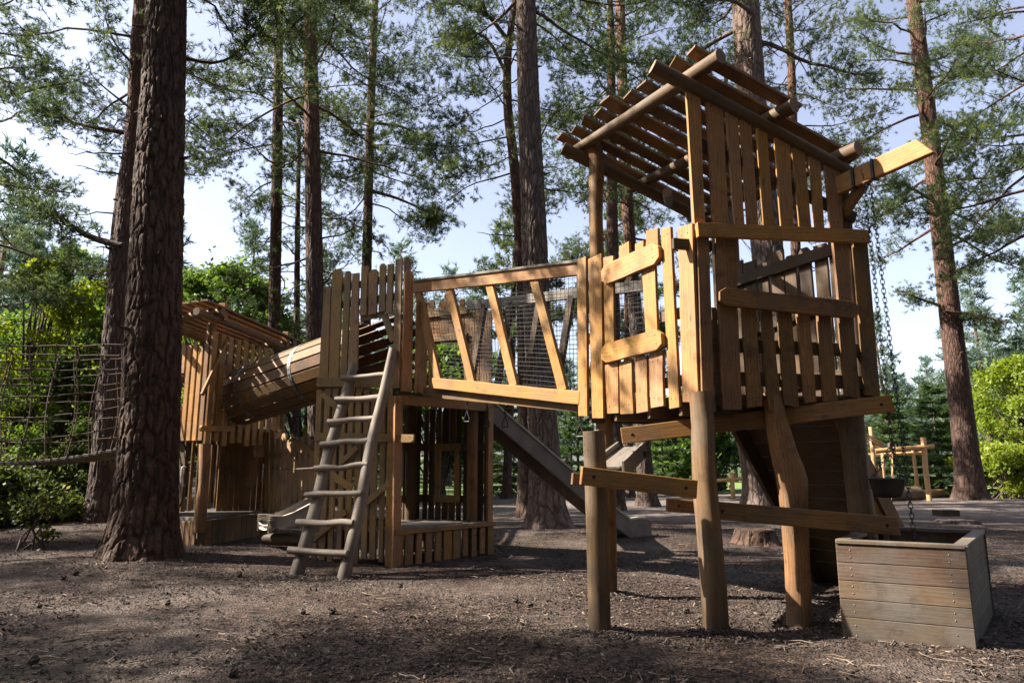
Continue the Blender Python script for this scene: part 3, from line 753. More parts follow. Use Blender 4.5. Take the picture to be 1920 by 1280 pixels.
def wire_net(mb, a, b, c, d, sp=.05, r=.0026, skip=None):
    """a-b bottom edge, d-c top edge; bilinear grid of wires"""
    a, b, c, d = map(Vector, (a, b, c, d)); nu = max(2, int((b - a).length / sp)); nv = max(2, int((d - a).length / sp))
    pt = lambda u, v: a.lerp(b, u).lerp(d.lerp(c, u), v)
    for i in range(nu + 1):
        u = i / nu; mb.tube([pt(u, v / 6) + Vector((RND.uniform(-1, 1), RND.uniform(-1, 1), 0)) * .004 for v in range(7)], r, 4, .5, wob=0, cap=0)
    for j in range(nv + 1):
        v = j / nv; mb.tube([pt(u / 6, v) + Vector((0, 0, RND.uniform(-1, 1) * .006)) for u in range(7)], r, 4, .5, wob=0, cap=0)
def chain_mesh(mb, p0, p1, link_l=.052, r=.0068, wd=.0145, sag=0.0):
    p0 = Vector(p0); p1 = Vector(p1); L = (p1 - p0).length; n = max(2, int(L / (link_l * .74))); ax = (p1 - p0).normalized()
    s0 = ax.orthogonal().normalized(); s1 = ax.cross(s0)
    for i in range(n):
        c = p0.lerp(p1, (i + .5) / n); sd = (s0 if i % 2 else s1); h = link_l / 2 - wd
        ring = []
        for k in range(10):
            a = 2 * math.pi * k / 10; ring.append(c + ax * (math.sin(a) * wd + (h if math.sin(a) > 0 else -h)) + sd * math.cos(a) * wd)
        for k in range(10):
            mb.tube([ring[k], ring[(k + 1) % 10]], r * .5, 5, .5, wob=0, cap=0)

def tall_tower():
    t = thing('play_tower', 'tall wooden play tower on round posts with slatted walls and sloping lath roof', 'play tower', (A[0], A[1], 0))
    # posts
    def post(px, Y, mats, tone=None, zb=None, sub=4, wob=.05):
        ps = [atY(x, y, Y) for x, y, w in px]; rs = [w / 2 * depth(p) / F for (x, y, w), p in zip(px, ps)]
        ps[-1].z = gz(ps[-1].x, ps[-1].y) - .12
        m = MB(); m.tube(ps, rs, 18, tone, sub=sub, wob=wob); return m.build('post', mats, t, .004)
    post([(1312, 735, 42), (1318, 800, 42), (1320, 880, 43), (1330, 1000, 44), (1338, 1100, 46), (1342, 1190, 47)], 5.34, WO, .5)
    post([(1446, 735, 36), (1456, 790, 42), (1470, 850, 50), (1484, 900, 56), (1488, 960, 48), (1494, 1050, 44), (1498, 1172, 43)], 5.5, WD, .55)
    post([(1590, 740, 48), (1598, 800, 47), (1606, 880, 47), (1618, 980, 48), (1640, 1170, 48)], 5.78, WO, .3)
    post([(1110, 262, 30), (1119, 300, 30), (1118, 340, 29), (1117, 400, 27), (1119, 470, 28), (1124, 600, 30), (1134, 790, 32), (1140, 950, 30), (1143, 1122, 29)], 6.62, WD, .75)
    # square posts at back corners and the grey round corner post that carries the roof
    m = MB(); m.tube([PL.pt(.02, 1.6, -.09), PL.pt(.02, 3.0, -.08), PL.pt(.015, 4.30, -.07)], [.058, .054, .05], 14, .55, sub=3); m.build('post', WG, t, .004)
    m = MB(); m.tube([V3(D, 1.6), V3(D, 2.0), V3(D, 3.8)], [.085, .08, .07], 14, .3, sub=2); m.build('post', WK, t, .004)
    m = MB(); m.tube([V3((C[0] - .08, C[1] + .07), 1.6), V3((C[0] - .09, C[1] + .06), 3.62)], [.06, .055], 12, .3, sub=2); m.build('post', WK, t, .004)
    # beams under the deck
    def beam(x0, y0, Y0, x1, y1, Y1, h, d, mats, tone, name='beam', **k):
        a = atY(x0, y0, Y0); b = atY(x1, y1, Y1); hm = h * (depth(a) + depth(b)) / 2 / F
        n = Vector((b - a).cross(Z)).normalized(); n = n if n.y < 0 else -n
        m = MB(); m.plank(a - n * d / 2, b - n * d / 2, hm, d, n, tone=tone, screws=False, wob=.025, **k)
        ax = (b - a).normalized()
        for q in (a + ax * .09, b - ax * .09): m.screw(q + n * d / 2, n, ax, .017)
        return m.build(name, mats, t, .008)
    beam(1165, 817, 5.78, 1672, 756, 5.44, 31, .07, WL, .15, sk1=.01)
    beam(1089, 891, 5.08, 1305, 917, 5.19, 34, .06, WL, .45)
    beam(1072, 897, 5.30, 1130, 903, 5.34, 22, .05, WD, .3)
    beam(1250, 946, 5.56, 1400, 957, 5.60, 24, .06, WD, .25)
    beam(1330, 955, 5.40, 1682, 986, 5.36, 33, .07, WD, .45, sk1=.015)
    # deck: boards and joists
    m = MB(); zt = 1.70
    for i in range(11):
        f0 = i / 11 + .003; f = (i + .5) / 11
        a = Vector((A[0], A[1], zt)).lerp(Vector((C[0], C[1], zt)), f); b = Vector((B[0], B[1], zt)).lerp(Vector((D[0], D[1], zt)), f)
        m.plank(a, b, 1.55 / 11 - .008, .035, Z, screws=False, wob=.01)
    m.build('deck', WK, t)
    for f in (.16, .40, .68, .92):
        a = V3(A, 1.665).lerp(V3(B, 1.665), f); b = V3(C, 1.665).lerp(V3(D, 1.665), f); m = MB()
        m.plank(a, b, .06, .09, -Z, screws=False, wob=.01); m.build('joist', WK, t)
    # wall with the little window (sunny side)
    m = MB()
    for (x0, x1, yt, x2, x3, yb, e) in [(1086, 1103, 484, 1089, 1106, 780, 'f'), (1107, 1132, 481, 1115, 1136, 784, 'f'), (1139, 1163, 682, 1143, 1165, 775, 'f'),
            (1165, 1189, 676, 1168, 1192, 776, 'f'), (1196, 1217, 668, 1198, 1220, 773, 'f'), (1221, 1247, 660, 1225, 1249, 763, 'f'), (1244, 1262, 428, 1260, 1279, 765, 'f'),
            (1275, 1303, 424, 1285, 1315, 754, 'f')]:
        m.slat(PL, x0, x1, yt, x2, x3, yb, t=.032, off=.01, tone=RND.uniform(.5, .95), sk1=RND.uniform(-.01, .01), sk0=RND.uniform(-.008, .008))
    for (x0, x1, yt, x2, x3, yb) in [(1135, 1154, 482, 1137, 1155, 532), (1165, 1184, 458, 1166, 1185, 520), (1195, 1211, 455, 1196, 1212, 505), (1215, 1238, 431, 1218, 1239, 500)]:
        m.slat(PL, x0, x1, yt, x2, x3, yb, t=.03, off=.008, tone=RND.uniform(.3, .8), sk1=RND.uniform(-.01, .01), screws=False)
    w = m.build('slat_wall', WL, t)
    for z, f0, f1 in ((1.86, .0, 1.0), (2.42, .0, .28), (3.02, .02, .35), (2.93, .6, 1.0)):
        m = MB(); m.plank(PL.pt(f0, z, -.03), PL.pt(f1, z, -.03), .09, .035, PL.n, screws=False); m.build('rail', WK, w)
    fr = MB(); fr.slat(PL, 1136, 1154, 525, 1139, 1156, 655, t=.03, off=.012, tone=.7); fo = fr.build('window_jamb', WL, t)
    fr = MB(); fr.slat(PL, 1208, 1232, 497, 1216, 1238, 640, t=.03, off=.012, tone=.8); fr.build('window_jamb', WL, t)
    m = MB(); m.rail(PL, 1133, 519, 1241, 472, 37, t=.04, off=.046, e0='c', e1='c', tone=.9); m.build('window_head', WL, fo)
    m = MB(); m.rail(PL, 1134, 665, 1247, 635, 35, t=.045, off=.046, e0='c', e1='c', tone=.97); m.build('window_sill', WL, fo)
    m = MB(); wire_net(m, PL.at(1150, 655, -.012), PL.at(1217, 640, -.012), PL.at(1210, 497, -.012), PL.at(1148, 520, -.012), .055, .002); m.build('wire_mesh', [M_WIRE], fo, 0)
    # shaded slat wall facing the camera
    m = MB()
    up = [(1284, 1310, 177, 1299, 1319, 424), (1321, 1351, 192, 1334, 1364, 426), (1358, 1379, 207, 1375, 1393, 426), (1385, 1404, 222, 1399, 1419, 428), (1415, 1434, 233, 1430, 1447, 428),
          (1449, 1477, 254, 1462, 1484, 430), (1482, 1503, 268, 1497, 1518, 431), (1514, 1533, 286, 1525, 1542, 432), (1542, 1571, 297, 1554, 1577, 434)]
    for x0, x1, yt, x2, x3, yb in up: m.slat(PR, x0, x1, yt, x2, x3, yb, t=.03, off=.0, tone=RND.uniform(.35, .85), sk1=RND.uniform(-.012, .012))
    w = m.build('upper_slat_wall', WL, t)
    m = MB()
    lo = [(1304, 1326, 446, 1314, 1336, 751), (1338, 1356, 446, 1345, 1366, 600), (1357, 1378, 448, 1359, 1379, 545), (1558, 1587, 455, 1569, 1593, 575), (1596, 1622, 456, 1619, 1646, 742)]
    for x0, x1, yt, x2, x3, yb in lo: m.slat(PR, x0, x1, yt, x2, x3, yb, t=.03, off=.0, tone=RND.uniform(.4, .8))
    sl = [(1345, 1378, 560, 1352, 1388, 768), (1388, 1413, 575, 1399, 1425, 763), (1423, 1443, 580, 1438, 1461, 771), (1455, 1480, 583, 1467, 1494, 762), (1491, 1514, 587, 1505, 1527, 755), (1529, 1553, 590, 1541, 1566, 753), (1568, 1596, 595, 1581, 1608, 746)]
    for x0, x1, yt, x2, x3, yb in sl: m.slat(PR, x0, x1, yt, x2, x3, yb, t=.032, off=.0, tone=RND.uniform(.2, .8), wob=.05, sk0=RND.uniform(-.01, .01), mat=0)
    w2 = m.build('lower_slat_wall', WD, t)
    m = MB(); m.rail(PR, 1304, 433, 1624, 446, 26, t=.045, off=.032, tone=.75, nseg=6); m.build('rail', WL, w)
    m = MB(); m.rail(PR, 1344, 557, 1602, 584, 33, t=.05, off=.034, tone=.5, e0='c', e1='r', nseg=6); m.build('sill_rail', WD, w2)
    for z in (1.86, 2.13):
        m = MB(); m.plank(PR.pt(.03, z, -.045), PR.pt(.98, z, -.045), .11, .04, PR.n, screws=False); m.build('rail', WK, w2)
    m = MB(); m.plank(PR.pt(-.12, 2.95, -.05), PR.pt(.1, 2.95, -.05), .09, .04, PR.n, screws=False); m.build('rail', WK, w2)
    for f in (.1, .38, .66, .9):   # stretcher behind the upper slats
        pass
    m = MB(); m.plank(PR.pt(.02, 3.86, -.045), PR.pt(.99, 3.30, -.045), .1, .04, PR.n, screws=False); m.build('rail', WK, w)
    # far walls seen from the inside
    m = MB()
    for i in range(10):
        f = .05 + i * .1; h = 3.18 + .08 * RND.uniform(-1, 1)
        m.plank(PDC.pt(f, 1.62, -.02), PDC.pt(f + RND.uniform(-.006, .006), h, -.02), .14 + RND.uniform(-.02, .02), .03, PDC.n, wob=.04, screws=False, e1='c' if RND.random() < .3 else 'f')
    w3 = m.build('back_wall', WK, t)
    for z0, z1 in ((3.02, 3.08), (1.9, 1.95), (2.46, 2.62)):
        m = MB(); m.plank(PDC.pt(.02, z0, .012), PDC.pt(.98, z1, .012), .11, .04, PDC.n, screws=False); m.build('rail', WK, w3)
    m = MB()
    for i in range(3):
        f = .78 + i * .085; m.plank(PBD.pt(f, 1.62, -.02), PBD.pt(f, 2.6 + .1 * i, -.02), .1, .03, PBD.n, screws=False)
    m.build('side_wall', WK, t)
    # roof
    dA = (Vector((C[0], C[1], 0)) - Vector((A[0], A[1], 0))); Lv = dA.length
    zA, zC = 4.33, 3.66; v = (dA + Z * (zC - zA)); v /= Lv
    u = (Vector((B[0], B[1], 0)) - Vector((A[0], A[1], 0))); Lu = u.length; u.normalize()
    nn = v.cross(u).normalized(); nn = nn if nn.z > 0 else -nn
    O = V3(A, zA)
    rp = lambda a, b, h=0: O + v * a + u * b + nn * h
    rf = MB()
    nb = 10
    for i in range(nb):
        b = -.17 + i * (Lu + .26) / (nb - 1); a0 = -.20 + RND.uniform(-.05, .05); a1 = (.80 if i == 0 else 1.50) + RND.uniform(-.05, .05)
        rf.plank(rp(a0, b, .19), rp(a1, b, .19), .138 + RND.uniform(-.015, .015), .032, nn, tone=RND.uniform(.05, .7), screws=True, sk0=RND.uniform(-.02, .02))
    ro = rf.build('roof', WD, t)
    for b in (-.02, Lu - .02):
        m = MB(); m.tube([rp(-.33 if b < .5 else -.17, b, 0), rp(.8, b, .01), rp(1.66, b, 0)], [.062, .058, .056], 14, .1, sub=3); m.build('roof_log', WO, ro, .004)
    for a, e0, e1 in ((-.02, -.35, Lu + .2), (.70, -.27, Lu + .2), (1.36, -.20, Lu + .2)):
        m = MB(); m.tube([rp(a, e0, .115), rp(a + .01, Lu * .5, .112), rp(a, e1, .115)], [.062, .058, .054], 14, .12, sub=3); m.build('rafter', WO, ro, .004)
    m = MB(); m.tube([rp(.95, Lu - .1, -.06), rp(.55, Lu - .75, -.45), ], [.05, .045], 12, .3, sub=2); m.build('brace', WK, ro, .004)
    # hoist arm with bracket and brace
    a = atY(1572, 352, 5.62); b = atY(1741, 276, 4.98)
    ar = MB(); n = (b - a).cross(Z).normalized(); n = n if n.y < 0 else -n
    ar.plank(a, b, .165, .06, n, tone=.85, screws=False, sk1=.05); arm = ar.build('hoist_arm', WL, t, .008)
    c = a.lerp(b, .34)
    m = MB()
    for s in (-.085, .085):
        d = (b - a).normalized(); q = c + d * s
        m.plank(q - Z * .09 - n * .012, q + Z * .085 - n * .012, .022, .09, n, screws=False)
    m.build('bracket', [M_CHAIN], arm, .003)
    m = MB(); m.plank(atY(1624, 345, 5.45), atY(1577, 412, 5.72), .085, .06, n, tone=.4, screws=False); m.build('brace', WL, arm)
    return t, c, n

TOWER, HOIST, HN = tall_tower()

def short_posts_etc():
    # chains, bucket
    hc = HOIST - HN * .0
    x = 3.06; y = 5.45
    t = thing('bucket_hoist', 'hanging loop of dark chain with a black rubber bucket above the sand crate', 'bucket hoist', (x, y, 0))
    top = atY(1618, 318, 5.37); top2 = atY(1629, 322, 5.37)
    m = MB(); chain_mesh(m, top, Vector((x - .055, y, 1.12))); m.build('chain', [M_CHAIN], t, 0)
    m = MB(); chain_mesh(m, top2, Vector((x + .03, y - .03, .55))); m.build('chain', [M_CHAIN], t, 0)
    # bucket: open dish
    bc = atY(1664, 912, 5.5); pr = [(.03, -.085), (.085, -.08), (.115, -.02), (.128, .055), (.136, .06), (.128, .066), (.115, .055), (.10, -.02), (.07, -.06), (.0, -.065)]
    vs = []; ns = 24
    for r, h in pr:
        for k in range(ns): a = 2 * math.pi * k / ns; vs.append(bc + Vector((math.cos(a) * r, math.sin(a) * r, h)))
    fs = [(i * ns + k, i * ns + (k + 1) % ns, (i + 1) * ns + (k + 1) % ns, (i + 1) * ns + k) for i in range(len(pr) - 1) for k in range(ns)] + [tuple(range(ns))[::-1]]
    m = MB(); m.add(vs, fs, [[(0, 0)] * len(f) for f in fs], .5, 0, True); m.build('bucket', [M_RUBBER], t, 0)
    m = MB()
    for s in (-1, 1):
        chain_mesh(m, bc + Vector((s * .12, 0, .05)), Vector((x - .055, y, 1.35)))
    m.build('bucket_chain', [M_CHAIN], t, 0)
    # short thick post at the left end of the plank
    sp = MB(); ps = [atY(1113, 808, 5.22), atY(1117, 900, 5.22), atY(1120, 1000, 5.22), atY(1125, 1192, 5.22)]; ps[-1].z = -.12
    rs = [w / 2 * depth(p) / F for w, p in zip((40, 42, 41, 42), ps)]
    sp.tube(ps, rs, 18, .45, sub=4, wob=.03); o = sp.build('standing_post', WO, None, .012, origin=(ps[-1].x, ps[-1].y, 0))
    tag(o, 'short round upright post with a flat top at the left end of the slanting plank', 'post')
    # small wooden chute behind the posts
    ct = thing('sand_chute', 'small open wooden chute with two raised sides, tilted behind the front posts', 'chute', atY(1165, 860, 6.3))
    a = atY(1140, 880, 5.45); b = atY(1184, 842, 6.35); n = Z; d = (b - a).normalized(); sd = d.cross(Z).normalized()
    m = MB(); m.plank(a, b, .2, .025, Z, screws=False); m.build('trough', WG, ct)
    for s in (-1, 1):
        m = MB(); m.plank(a + sd * s * .11 + Z * .0, b + sd * s * .11, .14, .025, sd * s, screws=False, tone=.7); m.build('side_board', WG, ct)
    m = MB(); m.plank(Vector((.88, 6.44, b.z - .07)), Vector((1.22, 6.2, b.z - .07)), .1, .05, Z, screws=False); m.build('bearer', WK, ct, .003)
    # climbing ramp under the tower
    rt = thing('climbing_ramp', 'steep dark plank climbing ramp descending behind the tower posts', 'climbing ramp', (3.6, 7.2, 0))
    t0 = Vector((2.27, 6.86, 1.66)); t1 = Vector((2.86, 5.90, 1.66)); dn = Vector((.85, .53, 0)); L = 1.25
    b0 = t0 + dn * L; b1 = t1 + dn * L; b0.z = gz(b0.x, b0.y) - .05; b1.z = gz(b1.x, b1.y) - .05
    nrm = (b0 - t0).cross(t1 - t0).normalized(); nrm = nrm if nrm.z > 0 else -nrm
    m = MB(); n = 13
    for i in range(n):
        f = (i + .5) / n; m.plank(t0.lerp(b0, f), t1.lerp(b1, f), (b0 - t0).length / n - .012, .03, nrm, screws=False, tone=RND.uniform(0, .5))
    m.build('ramp_boards', WK, rt)
    for p, q, mats, tone in ((t0, b0, WK, .3), (t1, b1, WD, .8)):
        m = MB(); ax = (t1 - t0).normalized(); m.plank(p - nrm * .09 - ax * .02, q - nrm * .09 - ax * .02, .16, .05, ax, screws=False, tone=tone); m.build('side_beam', mats, rt)
    m = MB(); f = .25; m.plank(t1.lerp(b1, .12) - nrm * .1, t1.lerp(b1, .12) - nrm * .1 - Z * .0 + (b1 - t1) * .5 - Z * .25, .16, .03, (t1 - t0).normalized() * -1, screws=False, tone=.9); m.build('brace', WL, rt)
    # crate
    kt = thing('sand_crate', 'weathered brown plank crate standing on the ground under the hanging chains', 'crate', (3.0, 5.4, 0))
    q = [Vector((2.35, 5.14, 0)), Vector((3.06, 4.78, 0)), Vector((3.94, 5.88, 0)), Vector((3.22, 6.26, 0))]; H = .655; npl = 5
    cen = sum(q, Vector()) / 4
    for i in range(4):
        a, b = q[i], q[(i + 1) % 4]; d = (b - a).normalized(); n = Vector((d.y, -d.x, 0)); m = MB()
        for j in range(npl):
            h0 = j * (H - .03) / npl - .02 + (.02 if j else -.03); h1 = (j + 1) * (H - .03) / npl - .004
            e = .0 if i % 2 else .0
            m.plank(a + Z * (h0 + h1) / 2 - n * .04 + d * (.06 if i % 2 else 0), b + Z * (h0 + h1) / 2 - n * .04 - d * (.06 if i % 2 else 0), h1 - h0, .038 if i % 2 == 0 else .035, n, wob=.006, screws=False, tone=(.55, .2, .98, .7, .35)[(j + i) % 5] * (1 if i == 0 else .4) + RND.uniform(-.0, .02))  # all but the front panel toned down to imitate shaded sides
            L = (b - a).length
            for uu in (.09, L - .10):
                for hh in (.3, .7):
                    m.screw(a + d * uu + Z * (h0 + (h1 - h0) * hh) - n * .002, n, d, .007)
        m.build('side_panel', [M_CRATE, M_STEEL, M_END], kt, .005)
    for i in range(4):
        a, b = q[i], q[(i + 1) % 4]; d = (b - a).normalized(); n = Vector((d.y, -d.x, 0)); m = MB()
        ins = .085 if i % 2 else 0
        m.plank(a + Z * (H - .028) - n * .034 + d * ins, b + Z * (H - .028) - n * .034 - d * ins, .085, .028, Z, wob=.01, screws=False, tone=.35); m.build('rim_board', WC, kt)
    for i in range(4):
        m = MB(); c = q[i].lerp(cen, .17); m.plank(c - Z * .05, c + Z * (H - .05), .06, .06, PR.n, screws=False); m.build('corner_post', WC, kt)
    vs = [tuple(p.lerp(cen, .06) + Z * .28) for p in q]; m = MB()
    m.add(vs, [(0, 1, 2, 3)], [[(0, 0)] * 4], .5); m.build('sand_fill', [plain('damp_sand', (.1, .08, .065), .95, 0, 30)], kt, 0)
    # stump
    stump('tree_stump', 'dark sawn tree stump on the ground behind the tower posts', G(1416, 1020), .27, .27, 3, B_NEAR)
def stump(name, label, p, r, h, seed, mat, group=None):
    t = thing(name, label, 'tree stump', (p.x, p.y, 0), group); tb = Tubes()
    pa = np.array([[p.x, p.y, -.05 + h * f] for f in np.linspace(0, 1, 6)]); trunk_grid(tb, pa, np.array([r] * 6), 40, 90, seed, .02, .55, .09, .2, .10)
    nt = 91; ring = np.concatenate(tb.V)[-nt:].copy(); ring2 = ring.copy(); c = ring.mean(0); rng = np.random.default_rng(seed)
    rows = [ring]
    for f in (.9, .6, .3, .02):
        q = c + (ring - c) * f; q[:, 2] = c[2] + .012 + (fbm(q[:, 0] * 9, q[:, 1] * 9, 3, seed) - .5) * .05; rows.append(q)
    tb.grid(np.stack(rows), np.stack([np.stack([np.linspace(0, 1, nt), np.full(nt, i * .1)], -1) for i in range(5)]))
    me = tb.mesh('stump', [mat]); me.transform(Matrix.Translation((-p.x, -p.y, 0))); link(bpy.data.objects.new('stump_body', me), t)
    return t
short_posts_etc()

# ------------------------------------------------------------------ middle tower
ML = (-2.35, 8.70); MA = (-1.36, 8.26); MR = (-.28, 9.43); MBk = (-1.27, 9.87)
MF = Pl(ML, MA); MRp = Pl(MA, MR); MBR = Pl(MBk, MR); MLB = Pl(ML, MBk)
def mid_tower():
    t = thing('play_tower', 'middle wooden tower with the log ladder leaning on its picket front', 'play tower', (MA[0], MA[1], 0))
    ZD = 2.02
    # upper front pickets
    m = MB()
    for (x0, x1, yt, x2, x3, yb, e) in [(610, 623, 538, 600, 617, 712, 'f'), (626, 644, 505, 619, 637, 712, 'r'), (649, 660, 509, 640, 652, 712, 'c'), (663, 675, 513, 655, 672, 690, 'f'), (680, 692, 500, 677, 688, 592, 'f'),
            (694, 711, 506, 693, 708, 590, 'c'), (714, 725, 495, 712, 724, 585, 'c'), (729, 740, 496, 726, 737, 588, 'f'), (744, 756, 486, 738, 751, 728, 'f')]:
        m.slat(MF, x0, x1, yt, x2, x3, yb, t=.03, off=.0, tone=RND.uniform(.2, .8), e1=e, wob=.04)
    w = m.build('upper_picket_wall', WT, t)
    m = MB(); m.rail(MF, 597, 716, 722, 717, 18, t=.035, off=.031, tone=.35); m.build('rail', WT, w)
    for y0, y1 in ((545, 520), (575, 556)):
        m = MB(); m.rail(MF, 612, y0 + 2, 745, y1, 13, t=.03, off=-.032, tone=.3, screws=False); m.build('rail', WK, w)
    # arch boards of the opening
    m = MB(); m.rail(MF, 678, 598, 722, 588, 10, t=.03, off=-.03, tone=.4, screws=False)
    m.plank(MF.at(722, 590, -.03), MF.at(739, 640, -.03), .09, .03, MF.n, tone=.4, screws=False); m.build('arch_board', WT, w)
    # right corner and right side upper boards
    m = MB()
    m.slat(MRp, 757, 773, 508, 750, 770, 734, t=.03, off=.01, tone=.6, e1='c'); m.slat(MRp, 757, 768, 483, 757, 768, 560, t=.028, off=-.03, tone=.3, e1='c')
    m.slat(MRp, 780, 799, 566, 776, 797, 736, t=.03, off=.005, tone=.85); m.slat(MRp, 803, 812, 640, 803, 814, 730, t=.03, off=.005, tone=.6)
    m.build('side_boards', WL, t)
    # deck
    m = MB()
    for i in range(8):
        f = (i + .5) / 8; a = V3(ML, ZD).lerp(V3(MA, ZD), f); b = V3(MBk, ZD).lerp(V3(MR, ZD), f); m.plank(a, b, 1.08 / 8 - .006, .04, Z, screws=False, wob=.01)
    m.build('deck', WK, t)
    for pl, nm in ((MRp, 1), (MF, 0)):
        m = MB(); m.plank(pl.pt(0, ZD - .06, -.05), pl.pt(1.02, ZD - .06, -.05), .12, .045, pl.n, screws=False, tone=.5); m.build('beam', WL if nm else WK, t)
    # lower front: slats and diagonals
    m = MB(); xs = [(601, 590), (617, 605), (631, 620), (646, 637), (661, 652), (675, 668), (690, 684), (705, 700), (720, 716), (734, 731)]
    for (xa, xb) in xs:
        wd = RND.uniform(8.5, 12); yt = RND.uniform(724, 732); yb = RND.uniform(1042, 1060) + (xb - 600) * .05
        m.slat(MF, xa - wd / 2, xa + wd / 2, yt, xb - wd / 2, xb + wd / 2, yb, t=.028, off=-.005, tone=RND.uniform(.15, .8), wob=.04)
    w = m.build('lower_slat_wall', WT, t)
    for y in (818, 975):
        m = MB(); m.rail(MF, 592, y, 778 if y < 900 else 735, y + 4, 14, t=.03, off=.03 if y < 900 else -.04, tone=.4); m.build('rail', WT, w)
    for (x0, y0, x1, y1, h) in ((606, 738, 637, 768, 14), (640, 868, 672, 838, 13), (622, 890, 662, 915, 15), (684, 945, 732, 905, 14), (588, 1012, 650, 958, 14), (742, 745, 775, 835, 0)):
        if h: m = MB(); m.rail(MF, x0, y0, x1, y1, h, t=.028, off=.026, tone=RND.uniform(.4, .9)); m.build('brace', WT, w)
    # corner post boards at right (sunlit edge)
    m = MB(); m.slat(MRp, 738, 752, 742, 733, 748, 1062, t=.035, off=.0, tone=.65); m.slat(MF, 730, 741, 742, 724, 737, 1064, t=.03, off=.02, tone=.7); m.build('corner_post', WL, t)
    for (px, Y, y0, y1, w_, mats) in ((887, 9.35, 742, 990, 20, WD), (772, 9.62, 742, 990, 22, WK), (917, 9.42, 765, 1036, 13, WL)):
        a = atY(px, y0, Y); b = atY(px - (2 if px < 960 else 0), y1, Y); b.z = .0; a.z = min(a.z, ZD)
        m = MB(); m.tube([b, a.lerp(b, .5), a], w_ / 2 * Y / F, 14, .5, sub=2) if mats is not WL else m.plank(b, a, w_ * Y / F, .04, MRp.n, tone=.6)
        m.build('post', mats, t, .003)
    # back lower slats with a framed window
    for pl, n, skip in ((MBR, 10, None), (MLB, 8, None)):
        m = MB()
        for i in range(n):
            f = (i + .5) / n
            if pl is MBR and .30 < f < .52:
                m.plank(pl.pt(f, .05, 0), pl.pt(f, .72, 0), .095, .028, pl.n, screws=False); m.plank(pl.pt(f, 1.42, 0), pl.pt(f, ZD - .06, 0), .095, .028, pl.n, screws=False)
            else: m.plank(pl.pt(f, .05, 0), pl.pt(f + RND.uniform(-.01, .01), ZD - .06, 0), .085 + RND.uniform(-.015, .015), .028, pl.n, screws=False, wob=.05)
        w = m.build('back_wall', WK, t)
        for z in (.72, 1.42):
            m = MB(); m.plank(pl.pt(0, z, .03), pl.pt(1, z, .03), .10, .03, pl.n, screws=False); m.build('rail', WK, w)
        if pl is MBR:
            m = MB()
            m.plank(pl.pt(.27, .68, .062), pl.pt(.27, 1.47, .062), .08, .03, pl.n, tone=.7); m.plank(pl.pt(.55, .68, .062), pl.pt(.55, 1.47, .062), .08, .03, pl.n, tone=.7)
            m.plank(pl.pt(.22, 1.42, .064), pl.pt(.6, 1.42, .064), .09, .03, pl.n, tone=.7); m.plank(pl.pt(.22, .72, .064), pl.pt(.6, .72, .064), .09, .03, pl.n, tone=.7)
            fo = m.build('window_frame', WT, t)
            m = MB(); wire_net(m, pl.pt(.29, .76, .03), pl.pt(.53, .76, .03), pl.pt(.53, 1.38, .03), pl.pt(.29, 1.38, .03), .06, .003); m.build('wire_mesh', [M_WIRE], fo, 0)
    # upper back wall pickets seen through the bridge net
    m = MB()
    for i in range(13):
        f = .02 + i * .078; zz = 3.52 + .08 * math.sin(i * 1.9) + RND.uniform(-.05, .05); zb = 2.95 if i < 8 else ZD + .1
        m.plank(MBR.pt(f, zb - .05, 0), MBR.pt(f, zz - (0 if i < 8 else .15), 0), .085 + RND.uniform(-.01, .02), .03, MBR.n, e1=RND.choice('rrcf'), screws=False, tone=RND.uniform(.3, .8))
    w = m.build('upper_back_wall', WD, t)
    for z in (3.35, 2.98):
        m = MB(); m.plank(MBR.pt(0, z, .031), MBR.pt(.66, z, .031), .10, .03, MBR.n, screws=False, tone=.7); m.build('rail', WT, w)
    # lower platform and skirt
    m = MB()
    for i in range(10):
        f = (i + .5) / 10; a = V3(MA, .40).lerp(V3(MR, .40), f); b = V3(ML, .40).lerp(V3(MBk, .40), f); m.plank(a, b, 1.59 / 10 - .006, .04, Z, screws=False, wob=.01, tone=RND.uniform(.6, 1))
    m.build('lower_deck', WG, t)
    m = MB(); m.plank(MRp.pt(-.02, .405, 0), MRp.pt(1.03, .405, 0), .055, .05, MRp.n, screws=False, tone=.5)
    xs = np.linspace(.02, .98, 11)
    for i, f in enumerate(xs): m.plank(MRp.pt(f, RND.uniform(-.0, .05), .0), MRp.pt(f, .37, .0), .10 + RND.uniform(-.02, .03), .03, MRp.n, tone=RND.uniform(.3, .8), wob=.04)
    m.build('skirt_boards', WL, t)
    return t
MID = mid_tower()

